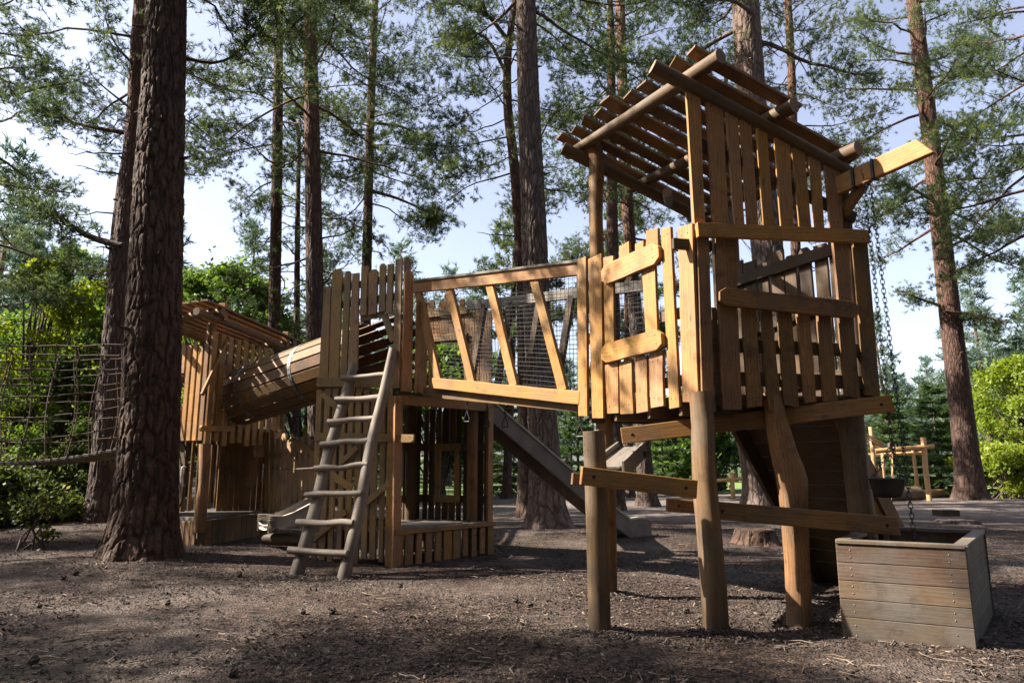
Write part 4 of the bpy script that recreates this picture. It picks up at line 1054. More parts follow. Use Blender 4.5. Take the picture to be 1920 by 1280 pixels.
def ladder():
    a0, a1 = G(549, 1086), atY(664, 683, 8.42); b0, b1 = G(639, 1091), atY(737, 655, 8.22)
    t = thing('log_ladder', 'silver grey pole ladder with eight crooked rungs leaning on the middle tower', 'ladder', (a0.x, a0.y, 0))
    for p, q, rr in ((a0, a1, .075), (b0, b1, .07)):
        m = MB(); p = Vector((p.x, p.y, -.08)); d = q - p; s = Vector((1, 0, 0))
        m.tube([p, p + d * .3 + s * .014, p + d * .55 - s * .012, p + d * .8 + s * .008, q], [rr, rr * .98, rr * .9, rr * .85, rr * .72], 16, .5, sub=4, wob=.06); m.build('side_pole', WLAD, t, .004)
    rungs = [(640, 708, 731, 702), (629, 749, 721, 743), (615, 791, 712, 782), (601, 833, 702, 823), (590, 878, 690, 871), (573, 928, 679, 924), (556, 979, 662, 980), (541, 1030, 651, 1037)]
    N_ = (a1 - a0).cross(b0 - a0).normalized(); N_ = N_ if N_.dot(CAM - a0) > 0 else -N_
    def onp(x, y): d = ray(x, y); o = a0 + N_ * .07; return CAM + d * ((o - CAM).dot(N_) / d.dot(N_))
    for x0, y0, x1, y1 in rungs:
        p, q = onp(x0, y0), onp(x1, y1); m = MB(); d = q - p
        m.tube([p, p + d * .22 + Z * RND.uniform(-.012, .012), p + d * .5 + Z * RND.uniform(-.018, .012), p + d * .78 + Z * RND.uniform(-.012, .012), q], [.036, .037, .033, .036, .034], 12, RND.uniform(.6, 1), sub=3, wob=.08); m.build('rung', WLAD, t, .004)
ladder()

def tunnel():
    c1 = Vector((-1.95, 9.2, 2.66)); c0 = Vector((-4.25, 10.7, 2.22)); R = .44
    t = thing('tunnel_slide', 'barrel shaped plank tunnel with perforated steel hoops between two towers', 'tunnel', (c0.x, c0.y, 0))
    ax = (c1 - c0); ax = c1 - c0; L = ax.length; ax.normalize()
    s = ax.cross(Z).normalized(); u = s.cross(ax); n = 17
    m = MB()
    for i in range(n):
        a = 2 * math.pi * i / n; rd = s * math.cos(a) + u * math.sin(a)
        m.plank(c0 + rd * (R - .028), c1 + rd * (R - .028), 2 * math.pi * R / n - .026, .028, rd, tone=RND.uniform(.0, .85), wob=.03, screws=False)
    m.build('barrel_planks', WD, t)
    # far half of the barrel continues inside the tower and shows in its opening
    m = MB(); c2 = c1 + ax * .62
    for i in range(n):
        a = 2 * math.pi * i / n; rd = s * math.cos(a) + u * math.sin(a)
        if rd.y > .25: m.plank(c1 + rd * (R - .02) + ax * .01, c2 + rd * (R - .02), 2 * math.pi * R / n - .055, .028, rd, tone=RND.uniform(.0, .5), wob=.015, screws=False)
    m.build('inner_planks', WK, t)
    for q in (.17, .60):
        c = c0 + ax * L * q; m = MB(); k = 48; vs = []; fs = []
        for i in range(k):
            a = 2 * math.pi * i / k; rd = s * math.cos(a) + u * math.sin(a)
            for (e, r) in ((-.03, R - .002), (.03, R - .002), (.03, R + .008), (-.03, R + .008)): vs.append(c + ax * e + rd * r)
        for i in range(k):
            o, o2 = i * 4, (i + 1) % k * 4
            for e in range(4): fs.append((o + e, o2 + e, o2 + (e + 1) % 4, o + (e + 1) % 4))
        m.add(vs, fs, [[(0, 0)] * 4 for f in fs], .5, 0)
        for i in range(34):
            a = 2 * math.pi * i / 34; rd = s * math.cos(a) + u * math.sin(a); m.screw(c + rd * (R + .008), rd, ax, .012)
        m.build('steel_hoop', [M_STEEL, M_SCREW], t, 0)
tunnel()

# ------------------------------------------------------------------ bridge
def bridge():
    t = thing('plank_bridge', 'wooden plank bridge with slanting posts and black wire netting sides', 'bridge', (-.2, 7.6, 0))
    f0 = Vector((-1.12, 8.42, 0)); f1 = Vector((.74, 6.62, 0)); PF = Pl(f0, f1)
    dr = (f1 - f0).normalized(); off = Vector((.69, .72, 0)) * .84
    b0, b1 = f0 + off, f1 + off + dr * .15
    m = MB(); m.rail(PF, 780, 540, 1092, 504, 20, t=.05, off=0, tone=.55, screws=False, nseg=6); tr = m.build('top_rail', WL, t)
    m = MB(); a, b = PF.at(779, 530, .025), PF.at(1092, 493, .025); m.plank(a, b, .09, .03, Z, screws=False, tone=.5, nseg=6); m.build('rail_cap', WG, tr)
    m = MB(); m.rail(PF, 815, 718, 1092, 746, 20, t=.05, off=.02, tone=.75, screws=False, nseg=7, wob=.08); m.build('bottom_rail', WL, t)
    m = MB(); m.rail(PF, 800, 735, 1095, 762, 18, t=.06, off=-.06, tone=.35, screws=False, nseg=6); m.build('beam', WD, t)
    za = lambda x, y, o=0: PF.at(x, y, o)
    for x0, y0, x1, y1 in ((787, 545, 826, 715), (846, 542, 889, 718), (922, 535, 968, 724), (1006, 526, 1060, 733)):
        m = MB(); m.plank(za(x1, y1, -.02), za(x0, y0, -.02), .108, .05, PF.n, tone=RND.uniform(.5, .9)); m.build('slanting_post', WL, t)
    m = MB(); wire_net(m, za(822, 712, -.03), za(1090, 738, -.03), za(1090, 512, -.03), za(790, 545, -.03), .048, .0026); m.build('wire_net', [M_WIRE], t, 0)
    # far side
    bt = lambda f, z: Vector((b0.x + (b1.x - b0.x) * f, b0.y + (b1.y - b0.y) * f, z))
    zt0, zt1, zb0, zb1 = 3.30, 3.06, 2.12, 1.80
    nb = PF.n
    m = MB(); m.plank(bt(-.02, zt0), bt(1.05, zt1), .12, .05, nb, screws=False, tone=.3, nseg=6); tr2 = m.build('top_rail', WG, t)
    m = MB(); m.plank(bt(-.02, zb0), bt(1.05, zb1), .12, .05, nb, screws=False, tone=.4); m.build('bottom_rail', WK, t)
    for i, f in enumerate((.10, .28, .46, .64, .82)):
        fb = f - .10; m = MB(); m.plank(bt(fb, zb0 + (zb1 - zb0) * fb), bt(f, zt0 + (zt1 - zt0) * f), .09, .05, nb, tone=RND.uniform(.2, .6), screws=False); m.build('slanting_post', WK, t)
    m = MB(); wire_net(m, bt(0, zb0), bt(1, zb1), bt(1, zt1), bt(0, zt0), .05, .0026); m.build('wire_net', [M_WIRE], t, 0)
    # deck planks
    m = MB(); n = 20; pf = lambda f: za(815, 738, -.05).lerp(za(1092, 766, -.05), f)
    for i in range(n):
        f = (i + .5) / n; p = pf(f) - Z * .01; m.plank(p, p + off, 2.6 / n - .012, .035, Z, screws=False, wob=.02)
    m.build('deck', WK, t)
    # hanging grips under the bridge
    spots = [(876, 752, 790), (913, 756, 800), (947, 760, 800), (1087, 775, 818)]
    for i, (x, y0, y1) in enumerate(spots):
        inner = 0 if i in (0, 3) else .42
        p = za(x, y0, -.05 - inner * .6); q = za(x, y1, -.05 - inner * .6); q = Vector((p.x, p.y, q.z))
        lab = ['left outermost steel grip on a short chain under the bridge by the back slats', 'second steel grip from the left, chain hanging beside the interior round post', 'third steel grip from the left, hanging against the top of the slide', 'hook shaped grip on a chain just left of the sunny slat wall'][i]
        g = thing('hanging_grip', lab, 'grip handle', p, 'grips hanging under the bridge')
        m = MB(); chain_mesh(m, p, p.lerp(q, .5), .05, .008, .014); m.build('chain', [M_CHAIN], g, 0)
        m = MB(); c = p.lerp(q, .5); h = (q - c).length; d = PF.d
        pts = [c, c - Z * h * .75 - d * .045, c - Z * h - d * .04, c - Z * h + d * .04, c - Z * h * .75 + d * .045, c]
        for k in range(5): m.tube([pts[k], pts[k + 1]], .008, 8, .5, wob=0, cap=0)
        m.build('handle', [M_CHAIN], g, 0)
bridge()

# ------------------------------------------------------------------ slides
def slide(name, label, top, bot, width, side_h, tail, cm=None, pm=None):
    cm = cm or M_SLIDE; pm = pm or M_SLIDESIDE
    t = thing(name, label, 'slide', (bot.x, bot.y, 0)); d = (bot - top); d.z = 0; L = d.length; d.normalize(); s = d.cross(Z)
    k = 16; prof = []
    for i in range(k + 1):
        f = i / k; z = top.z + (bot.z - top.z) * f
        if f > .8: z = max(z, bot.z + .0) + ((f - .8) / .2) ** 2 * .02
        prof.append(top + d * L * f + Z * (z - top.z))
    e = prof[-1]; prof += [e + d * .2 + Z * .01, e + d * tail - Z * .0, e + d * (tail + .1) - Z * .05]
    def sheet(mb, offs, tone, mat=0, sm=True):
        vs = [];
        for p in prof:
            for (a, h) in offs: vs.append(p + s * a + Z * h)
        w = len(offs); fs = [(i * w + j, i * w + j + 1, (i + 1) * w + j + 1, (i + 1) * w + j) for i in range(len(prof) - 1) for j in range(w - 1)]
        mb.add(vs, fs, [[(0, 0)] * 4 for _ in fs], tone, mat, sm)
    h = width / 2
    m = MB(); sheet(m, [(-h, .10), (-h + .01, .03), (-h + .05, 0), (0, -.01), (h - .05, 0), (h - .01, .03), (h, .10)], .5); m.build('chute', [cm], t, 0)
    for sg in (-1, 1):
        m = MB(); sheet(m, [(sg * h, .10), (sg * (h + .03), .10), (sg * (h + .03), -side_h), (sg * h, -side_h), (sg * h, .10)], .5, 0, False); m.build('side_panel', [pm], t, 0)
        m = MB(); sheet(m, [(sg * (h - .015), .10), (sg * (h - .015), .135), (sg * (h + .045), .135), (sg * (h + .045), .10), (sg * (h - .015), .10)], .5, 0, False); m.build('edge_cap', [M_SLIDECAP], t, 0)
    return t
slide('slide', 'long straight metal slide with dark side panels running down from the middle tower', Vector((-.45, 9.62, 1.97)), Vector((1.72, 11.2, .2)), .38, .17, .38)
gg = G(512, 985); slide('slide', 'small grey slide tongue ending between the picket fence and the ladder', Vector((-2.6, 10.3, .72)), Vector((-3.25, 9.75, .34)), .36, .03, .1, M_SLIDECAP, M_SLIDECAP)

# ------------------------------------------------------------------ left tower
LA = (-4.42, 9.9); LB = (-4.05, 12.0); LL = (-5.42, 10.4); LK = (-5.05, 12.5)
LF = Pl(LA, LB); LS = Pl(LA, LL); LBK = Pl(LL, LK); LKB = Pl(LK, LB)
def left_tower():
    t = thing('play_tower', 'small roofed wooden play house half hidden behind the big foreground pine', 'play tower', (LA[0], LA[1], 0)); ZD = 1.72
    # front boards
    m = MB(); n = 11
    for i in range(n):
        f = .02 + i * .096; zt = 3.15 - .1 * f + RND.uniform(-.03, .03); zb = ZD - .22 + RND.uniform(-.05, .03)
        if .42 < f < .9: m.plank(LF.pt(f, zb, 0), LF.pt(f, ZD + .25, 0), .115 + RND.uniform(-.02, .02), .03, LF.n, tone=RND.uniform(.3, .9)); m.plank(LF.pt(f, ZD + .82, 0), LF.pt(f, zt, 0), .1, .03, LF.n, tone=RND.uniform(.3, .9))
        else: m.plank(LF.pt(f, zb, 0), LF.pt(f, zt, 0), .12, .03, LF.n, tone=RND.uniform(.5, .95), wob=.05)
    w = m.build('front_wall', WL, t)
    m = MB(); m.rail(LF, 377, 740, 424, 640, 15, t=.03, off=.031, tone=.7); m.build('brace', WL, w)
    m = MB(); m.rail(LF, 373, 803, 437, 803, 11, t=.035, off=.031, tone=.8, e0='c'); m.build('rail', WL, w)
    m = MB(); m.rail(LF, 504, 830, 530, 805, 13, t=.03, off=.031, tone=.8, e0='c'); m.build('brace', WL, w)
    m = MB(); m.plank(LF.pt(.6, 2.62, .031), LF.pt(1.0, 2.5, .031), .12, .03, LF.n, tone=.5, e0='r'); m.build('rail', WL, w)
    # left (net bridge) side boards with opening, back walls
    for pl, n, op in ((LS, 9, (.45, .8)), (LKB, 10, None), (LBK, 11, (.15, .55))):
        m = MB()
        for i in range(n):
            f = (i + .5) / n
            if op and op[0] < f < op[1]: m.plank(pl.pt(f, ZD - .2, 0), pl.pt(f, ZD + .25, 0), .09, .03, pl.n, screws=False); m.plank(pl.pt(f, ZD + .8, 0), pl.pt(f, 2.95, 0), .09, .03, pl.n, screws=False)
            else: m.plank(pl.pt(f, ZD - .2, 0), pl.pt(f, 2.95 + RND.uniform(-.05, .05), 0), .085, .03, pl.n, screws=False)
        w = m.build('side_wall', WL if pl is LS else WD, t)
        for z in (ZD + .3, ZD + .8): m = MB(); m.plank(pl.pt(0, z, -.03), pl.pt(1, z, -.03), .09, .03, pl.n, screws=False); m.build('rail', WD, w)
    # deck
    for z, mats in ((ZD, WK), (.40, WG)):
        m = MB()
        for i in range(9):
            f = (i + .5) / 9; a = V3(LA, z).lerp(V3(LB, z), f); b = V3(LL, z).lerp(V3(LK, z), f); m.plank(a, b, 2.13 / 9 - .006, .04, Z, screws=False, wob=.01)
        m.build('deck', mats, t)
    # posts
    p = [atY(385, 832, 9.97), atY(382, 900, 9.96), atY(372, 998, 9.95)]; m = MB(); m.tube(p, [.085, .075, .085], 14, .6, sub=3, wob=.06); m.build('post', WD, t, .003)
    for q in (LB, LL, LK): m = MB(); m.tube([V3(q, -.05), V3(q, ZD), V3(q, 2.95)], .075, 12, .4, sub=2); m.build('post', WD, t, .003)
    for f in (0.0,): m = MB(); m.tube([LF.pt(.03, ZD, -.06), LF.pt(.03, 3.25, -.06)], .065, 12, .5); m.build('post', WD, t, .003)
    # lower walls: dark boards, leaning door with a handle, doors
    m = MB()
    for i in range(13):
        f = (i + .5) / 13; m.plank(LKB.pt(f, .4, 0), LKB.pt(f, ZD - .05, 0), .085, .028, LKB.n, screws=False, tone=RND.uniform(.2, .9))
    for i in range(12):
        f = (i + .5) / 12; m.plank(LBK.pt(f, .4, 0), LBK.pt(f, ZD - .05, 0), .07, .028, LBK.n, screws=False, tone=RND.uniform(.2, .9))
    m.build('lower_back_wall', WD, t)
    m = MB(); pB = Pl((-4.78, 11.3), (-4.12, 11.75))
    for i in range(9):
        f = (i + .5) / 9
        if i in (6, 7): m.plank(pB.pt(f, .42, 0), pB.pt(f, 1.3, 0), .08, .03, pB.n, screws=False, tone=.6)
        else: m.plank(pB.pt(f, .42, 0), pB.pt(f, ZD - .04, 0), .083, .03, pB.n, screws=False, tone=RND.uniform(.3, .8))
    d = m.build('plank_door', WD, t)
    def grip(mb, c, n, hh=.11):
        mb.tube([c, c + n * .05 + Z * .01, c + n * .055 + Z * hh, c + n * .055 + Z * (2 * hh), c + n * .05 + Z * (2 * hh + .04), c + Z * (2 * hh + .05)], .014, 8, .5, sub=2, wob=0, cap=0)
    m = MB(); grip(m, pB.pt(.86, .92, .03), pB.n); m.build('handle', [M_WHITEH], d, 0)
    pD = Pl((-5.15, 10.38), (-4.72, 10.15)); m = MB(); m.plank(pD.pt(.45, .52, 0), pD.pt(.45, 1.52, 0), .42, .035, pD.n, e0='c', e1='c', tone=.4, wob=.02); d2 = m.build('small_door', WK, t)
    m = MB(); grip(m, pD.pt(.93, .88, .035), pD.n); m.build('handle', [M_WHITEH], d2, 0)
    # skirts
    m = MB()
    for pl, n in ((LF, 14), (LS, 10)):
        for i in range(n):
            f = (i + .5) / n; m.plank(pl.pt(f, -.04, 0), pl.pt(f, .39, 0), (2.13 if pl is LF else 1.12) / n - .01, .03, pl.n, screws=False, tone=RND.uniform(.1, .6))
    m.build('skirt_boards', WD, t)
    # roof
    zA, zB = 3.30, 3.22; va = Vector((LB[0] - LA[0], LB[1] - LA[1], zB - zA)); Lv = va.length; va.normalize()
    ua = Vector((LL[0] - LA[0], LL[1] - LA[1], 0)); Lu = ua.length; ua.normalize(); nn = va.cross(ua).normalized(); nn = nn if nn.z > 0 else -nn
    O = V3(LA, zA); rp = lambda a, b, h=0: O + va * a + ua * b + nn * h
    m = MB()
    for i in range(9):
        b = -.12 + i * (Lu + .4) / 8; m.plank(rp(-.4, b, .15), rp(Lv + .35, b, .15), .115, .03, nn, tone=RND.uniform(.2, .8))
    ro = m.build('roof', WD, t)
    for b in (-.03, Lu): m = MB(); m.tube([rp(-.45, b, 0), rp(.6, b, .01), rp(Lv + .4, b, 0)], .055, 12, .5, sub=2); m.build('roof_log', WO, ro, .003)
    for a in (-.02, Lv + .05): m = MB(); m.tube([rp(a, -.2, .09), rp(a, Lu + .25, .09)], .05, 12, .5, sub=1); m.build('rafter', WO, ro, .003)
    for a in (.12, Lv - .1): m = MB(); m.plank(rp(a, -.03, 0), rp(a, -.03, 0) + Z * .26, .1, .1, LF.n, screws=False, tone=.5); m.build('post_stub', WL, ro)
left_tower()

# ------------------------------------------------------------------ picket fence between the towers
def fence():
    FP = Pl((-3.95, 11.4), (-2.5, 9.95)); t = thing('picket_fence', 'tan picket fence with a diagonal brace joining the middle tower and the play house', 'fence', (-3.0, 9.95, 0))
    m = MB(); xs = np.linspace(503, 597, 10)
    for i, x in enumerate(xs):
        y = 822 - 6 * (i % 2) - (12 if i < 2 else 0) + 4 * math.sin(i * 1.7); m.slat(FP, x - 3.8, x + 3.8, y, x - 4 - (560 - x) * .01, x + 3.6 - (560 - x) * .01, 955 + 3 * (i % 3), t=.028, tone=RND.uniform(.4, .95), e1=RND.choice('fcr'))
    m.build('pickets', WT, t)
    m = MB(); m.rail(FP, 547, 820, 592, 852, 11, t=.028, off=.03, tone=.8); m.build('brace', WT, t)
    for y in (850, 935): m = MB(); m.rail(FP, 498, y, 604, y, 9, t=.03, off=-.032, tone=.3, screws=False); m.build('rail', WD, t)
    for x in (500, 606): m = MB(); a = FP.at(x, 800, -.06); b = FP.at(x, 1000, -.06); b.z = -.05; m.tube([b, a], .05, 12, .4); m.build('post', WD, t, .003)
    a = FP.at(508, 877, .08); b = MF.at(604, 876, .12); m = MB(); m.tube([a, a.lerp(b, .5) - Z * .02, b], .009, 8, .5, wob=0, cap=0)
    o = m.build('guide_rope', [M_ROPE], None, 0, origin=(a.x, a.y, a.z)); tag(o, 'thin rope stretched level in front of the picket fence to the ladder', 'rope')
    # log beams low on the ground
    m = MB(); p, q = atY(498, 1012, 9.95), atY(592, 1013, 9.6); p.z = .16; q.z = .16; m.tube([p, p.lerp(q, .5), q], .085, 14, .2, sub=2)
    o = m.build('low_log', WK, None, .004, origin=(p.x, p.y, 0)); tag(o, 'thick dark log lying low between the play house and the ladder', 'log')
fence()

# ------------------------------------------------------------------ rope net bridge on the left
def net_bridge():
    t = thing('rope_net_bridge', 'brown rope net bridge stretched from behind the big pine to the left edge', 'rope bridge', (-6.4, 9.6, 0))
    e1 = Vector((-5.4, 10.3, 0)); e0 = Vector((-9.6, 9.3, 0))
    def at(f, z, o=0): p = e0.lerp(e1, f); return Vector((p.x + o * .09, p.y + o, z))
    sag = lambda f: -.22 * (1 - (2 * f - 1) ** 2)
    for side, o in (('a', -.0), ('b', .9)):
        m = MB(); zs = [3.02, 2.83, 2.62, 2.40, 2.14, 1.86]
        for j, z in enumerate(zs):
            m.tube([at(f, z + sag(f) * (.6 + .2 * j) + .01 * math.sin(f * 40 + j), o) for f in np.linspace(0, 1, 26)], .009 if j else .012, 7, .5, wob=.05, cap=0)
        for k in range(14):
            f = (k + .5) / 14; m.tube([at(f + .012 * math.sin(k * 3 + q * 5), (zs[0] + sag(f) * .6) * (1 - q) + (1.52 + sag(f) * 1.5) * q, o + .02 * math.sin(q * 3)) for q in np.linspace(0, 1, 8)], .008, 6, .5, wob=.05, cap=0)
            for j, z in enumerate(zs):
                c = at(f, z + sag(f) * (.6 + .2 * j), o); m.tube([c - Z * .018, c + Z * .018], .017, 7, .5, wob=.1, cap=0)
        m.build('side_net', [M_ROPE], t, 0)
    m = MB()
    for k in range(44):
        f = (k + .5) / 44; m.plank(at(f, 1.50 + sag(f) * 1.5, -.02), at(f, 1.50 + sag(f) * 1.5, .92), .085, .04, Z, screws=False, tone=RND.uniform(.2, 1))
    m.build('walkway', WG, t)
net_bridge()

# ------------------------------------------------------------------ far play equipment
def far_play():
    Y = 21.5
    t = thing('log_climber', 'sunlit orange log climbing frame with crossbeams far behind the chains', 'climbing frame', (12.2, Y, 0))
    def pole(x0, y0, x1, y1, w, Ya=Y, Yb=Y, name='post'):
        a = atY(x0, y0, Ya); b = atY(x1, y1, Yb)
        if name == 'post': b.z = -.1
        m = MB(); m.tube([b, b.lerp(a, .5) + Vector((RND.uniform(-.03, .03), 0, 0)), a], w * .5 * Y / F, 12, RND.uniform(.5, 1), sub=3, wob=.07); m.build(name, WB, t, .003)
    pole(1731, 820, 1742, 926, 9); pole(1711, 840, 1720, 926, 7, 22.6, 22.6); pole(1633, 800, 1642, 926, 8, 21.2, 21.2); pole(1655, 850, 1660, 926, 6, 22.4, 22.4); pole(1672, 846, 1673, 892, 3, 22, 22, 'hanging_pole')
    pole(1640, 846, 1750, 836, 9, name='crossbeam'); pole(1622, 853, 1727, 849, 7, 22.6, 22.6, 'crossbeam')
    m = MB()
    for k in range(5):
        a = atY(1612 + k * 3, 808 + k * 6, 20.6 + k * .25); b = atY(1655, 832 + k * 2.6, 20.6 + k * .25); m.plank(a, b, .12, .04, Vector((.3, -.2, .9)), screws=False)
    m.build('lath_roof', WB, t)
    m = MB()
    for k in range(8):
        p = atY(1632 + k * 2.6, 872 + (k % 3) * 2, 21 + k * .1); m.plank(Vector((p.x, p.y, -.05)), p, .07, .05, Vector((0, -1, 0)), screws=False)
    m.build('slat_panel', WB, t)
    def lone(name, label, cat, p, q, r, mats, tone):
        m = MB(); m.tube([p, p.lerp(q, .5), q], r, 14, tone, sub=2, wob=.05); o = m.build(name, mats, None, .004, origin=(p.x, p.y, 0)); tag(o, label, cat)
    a = G(1660, 942); b = G(1704, 938); lone('fallen_log', 'thick round log lying on its side beside the hanging bucket', 'log', Vector((a.x, a.y, .22)), Vector((b.x, b.y - .5, .22)), .26, WO, .7)
    a = G(1708, 938); b = G(1818, 928); lone('balance_log', 'long sunlit balance log on the ground left of the leaning right pine', 'log', Vector((a.x, a.y, .16)), Vector((b.x, b.y, .16)), .15, WB, .4)
    a = G(1500, 952); b = G(1580, 950)
    ft = thing('rail_fence', 'orange post and rail fence on the lawn left of the sunlit leaning trunk', 'fence', G(1375, 935))
    Yf = 24.0
    for x0 in (1372, 1310):
        a = atY(x0, 886, Yf); m = MB(); m.tube([Vector((a.x, a.y, -.1)), a], .075, 10, .8, sub=1); m.build('post', WB, ft, .003)
    a, b = atY(1300, 902, Yf), atY(1372, 899, Yf); c = atY(1410, 893, Yf); m = MB(); m.tube([a, b, c], .06, 10, .7, sub=2, wob=.08); m.build('rail', WB, ft, .003)
    a = G(1758, 973); m = MB(); p = Vector((a.x, a.y, .07)); m.plank(p, p + Vector((.42, .05, 0)), .3, .13, Z, screws=False, tone=.1); o = m.build('timber_block', WK, None, .01, origin=(a.x, a.y, 0)); tag(o, 'small dark timber block lying flat in front of the right leaning pine', 'timber block')
    stump('tree_stump', 'low mossy stump on the ground right of the plank crate', G(1795, 982), .30, .12, 8, B_MID)
    p = G(1915, 922); stump('tree_stump', 'small orange stump at the right edge by the lime green shrub', Vector((p.x, p.y, 0)), .25, .45, 9, B_PALE)
far_play()
#PART4
# ------------------------------------------------------------------ trees
def near_trees():
    W = lambda pts, Y: [atY(x, y, Y) for x, y in pts]
    p, r = px_path(8.55, [(258, 1062, 104), (268, 1000, 106), (278, 850, 100), (285, 700, 96), (296, 400, 86), (307, 150, 72), (313, 0, 67), (318, -150, 60)])
    pine_tree('pine_tree', 'massive dark furrowed pine trunk in the left foreground before the play house', p, r, 17, 8.2, 34, 3.4, 11, B_NEAR, amp=.030, nt=200, nz=760, flare=.62, cell=.10, dead=2, stubs=14, dens=.9,
              extra=[(W([(330, 105), (400, 118), (450, 95), (500, 30)], 8.9), .03, .5, .6)])
    p, r = px_path(12.5, [(188, 1000, 60), (196, 930, 56), (207, 800, 52), (222, 600, 46), (240, 400, 38), (255, 200, 30), (262, 50, 26)])
    pine_tree('pine_tree', 'brown pine trunk close behind the massive foreground pine, rope net passing in front', p, r, 18, 8.0, 30, 3.2, 12, B_MID, amp=.02, nt=110, nz=400, dead=10, stubs=8,
              extra=[(W([(228, 462), (160, 440), (100, 400), (40, 378)], 12.3), .07, .8, .25), (W([(240, 250), (180, 240), (120, 225), (70, 205)], 12.8), .05, .8, .3), (W([(248, 120), (215, 80), (195, 30)], 12.2), .03, .8, .2)])
    p, r = px_path(16, [(176, 966, 30), (195, 760, 25), (212, 520, 22), (228, 360, 19), (240, 285, 17)])
    pine_tree('pine_tree', 'thin reddish pine trunk leaning between the net bridge and the two left pines', p, r, 12.5, 8.4, 12, 2.6, 13, B_RED, nt=50, nz=200, dead=5)
    p, r = px_path(17, [(506, 958, 27), (511, 800, 24), (514, 620, 22), (518, 400, 20), (521, 200, 18), (523, 0, 15)])
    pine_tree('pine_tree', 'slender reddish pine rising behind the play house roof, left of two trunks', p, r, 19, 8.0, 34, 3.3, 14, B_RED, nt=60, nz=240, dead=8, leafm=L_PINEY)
    p, r = px_path(14, [(600, 978, 44), (596, 820, 36), (592, 640, 33), (588, 400, 30), (583, 150, 26), (580, 0, 23)])
    pine_tree('pine_tree', 'straight grey brown pine directly left of the picket top of the middle tower', p, r, 19, 7.6, 34, 3.2, 15, B_MID, amp=.014, nt=90, nz=340, dead=10, stubs=6)
    p, r = px_path(18, [(680, 952, 25), (684, 700, 20), (688, 480, 18), (694, 250, 15), (703, 0, 12)])
    pine_tree('pine_tree', 'slender dark pine whose trunk rises straight above the middle tower pickets', p, r, 18.5, 8.2, 38, 3.6, 16, B_MID, nt=56, nz=240, dead=8,
              extra=[(W([(697, 358), (745, 372), (790, 392), (840, 418)], 17.6), .05, .9, .55), (W([(697, 230), (760, 240), (820, 275)], 17.4), .05, 1.0, .35)])
    p, r = px_path(12.6, [(1030, 1000, 72), (1024, 920, 60), (1018, 800, 54), (1008, 600, 50), (1000, 400, 46), (991, 180, 40), (986, 0, 36), (984, -100, 33)])
    pine_tree('pine_tree', 'large pale barked pine trunk in the centre behind the bridge and the slide', p, r, 18.5, 10.3, 30, 3.2, 17, B_PALE, amp=.02, nt=130, nz=520, flare=.55, dead=7, stubs=8)
    p, r = px_path(15.5, [(988, 962, 34), (984, 760, 26), (978, 520, 21), (970, 380, 19), (962, 290, 18), (952, 200, 17), (952, 110, 14), (960, 40, 12), (972, -40, 10)])
    pine_tree('pine_tree', 'crooked reddish pine just left of the large pale central trunk', p, r, 15.5, 7.4, 32, 3.5, 18, B_RED, nt=56, nz=260, dead=5, spread_pow=.8,
              extra=[(W([(952, 75), (915, 30), (880, 10), (830, 8)], 15.5), .06, .9, .3), (W([(955, 150), (910, 70), (860, 66), (810, 72)], 15.2), .05, .9, .3)])
    p, r = px_path(20, [(1214, 954, 36), (1207, 850, 28), (1192, 600, 25), (1176, 380, 22), (1166, 130, 19), (1163, 0, 17)])
    pine_tree('pine_tree', 'slim dark pine behind the little window wall, its base beside the wooden chute', p, r, 20, 7.8, 34, 3.4, 19, B_MID, nt=56, nz=240, dead=6)
    p, r = px_path(15, [(1482, 974, 64), (1466, 800, 60), (1440, 480, 57), (1414, 260, 54), (1403, 100, 51), (1397, 0, 48)])
    pine_tree('pine_tree', 'thick dark pine trunk rising behind the lath roof of the tall tower', p, r, 20, 11.0, 30, 3.6, 20, B_PALE, amp=.018, nt=110, nz=420, flare=.5, dead=6, stubs=5)
    p, r = px_path(20, [(1424, 955, 50), (1410, 870, 40), (1399, 820, 36), (1386, 700, 32), (1374, 500, 26), (1366, 300, 20)])
    pine_tree('pine_tree', 'sunlit leaning pine trunk seen under the tall tower beside the rail fence', p, r, 14, 8.5, 16, 2.8, 21, B_PALE, nt=60, nz=240, dead=4)
    p, r = px_path(19, [(1498, 960, 26), (1494, 600, 19), (1486, 200, 15), (1477, 0, 13)])
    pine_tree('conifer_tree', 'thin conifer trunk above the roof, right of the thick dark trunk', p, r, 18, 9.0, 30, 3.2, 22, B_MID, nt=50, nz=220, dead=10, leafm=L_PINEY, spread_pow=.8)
    p, r = px_path(22, [(1822, 938, 50), (1812, 850, 42), (1797, 720, 38), (1778, 560, 35), (1752, 320, 30), (1728, 120, 26), (1712, 0, 23)])
    pine_tree('pine_tree', 'tall leaning pine on the right with drooping foliage behind the hanging chains', p, r, 21, 8.6, 42, 4.2, 23, B_RED, amp=.016, nt=80, nz=320, flare=.6, dead=8, stubs=5, dens=1.0,
              extra=[(W([(1768, 575), (1725, 560), (1690, 545)], 22), .06, 1.0, .3), (W([(1775, 585), (1830, 590), (1890, 605)], 21.5), .06, 1.0, .3), (W([(1755, 380), (1690, 345), (1640, 350)], 21.4), .06, 1.0, .25), (W([(1765, 470), (1830, 440), (1900, 420)], 21), .06, 1.0, .25)])
    p, r = px_path(16, [(2010, 970, 50), (1990, 600, 38), (1965, 250, 30), (1950, 0, 26)])
    pine_tree('pine_tree', 'dense pine whose foliage hangs in from the upper right edge', p, r, 18, 6.4, 40, 3.6, 24, B_RED, nt=60, nz=240, dead=3)
    p, r = px_path(15, [(-100, 985, 50), (-85, 700, 40), (-60, 400, 32), (-40, 100, 28)])
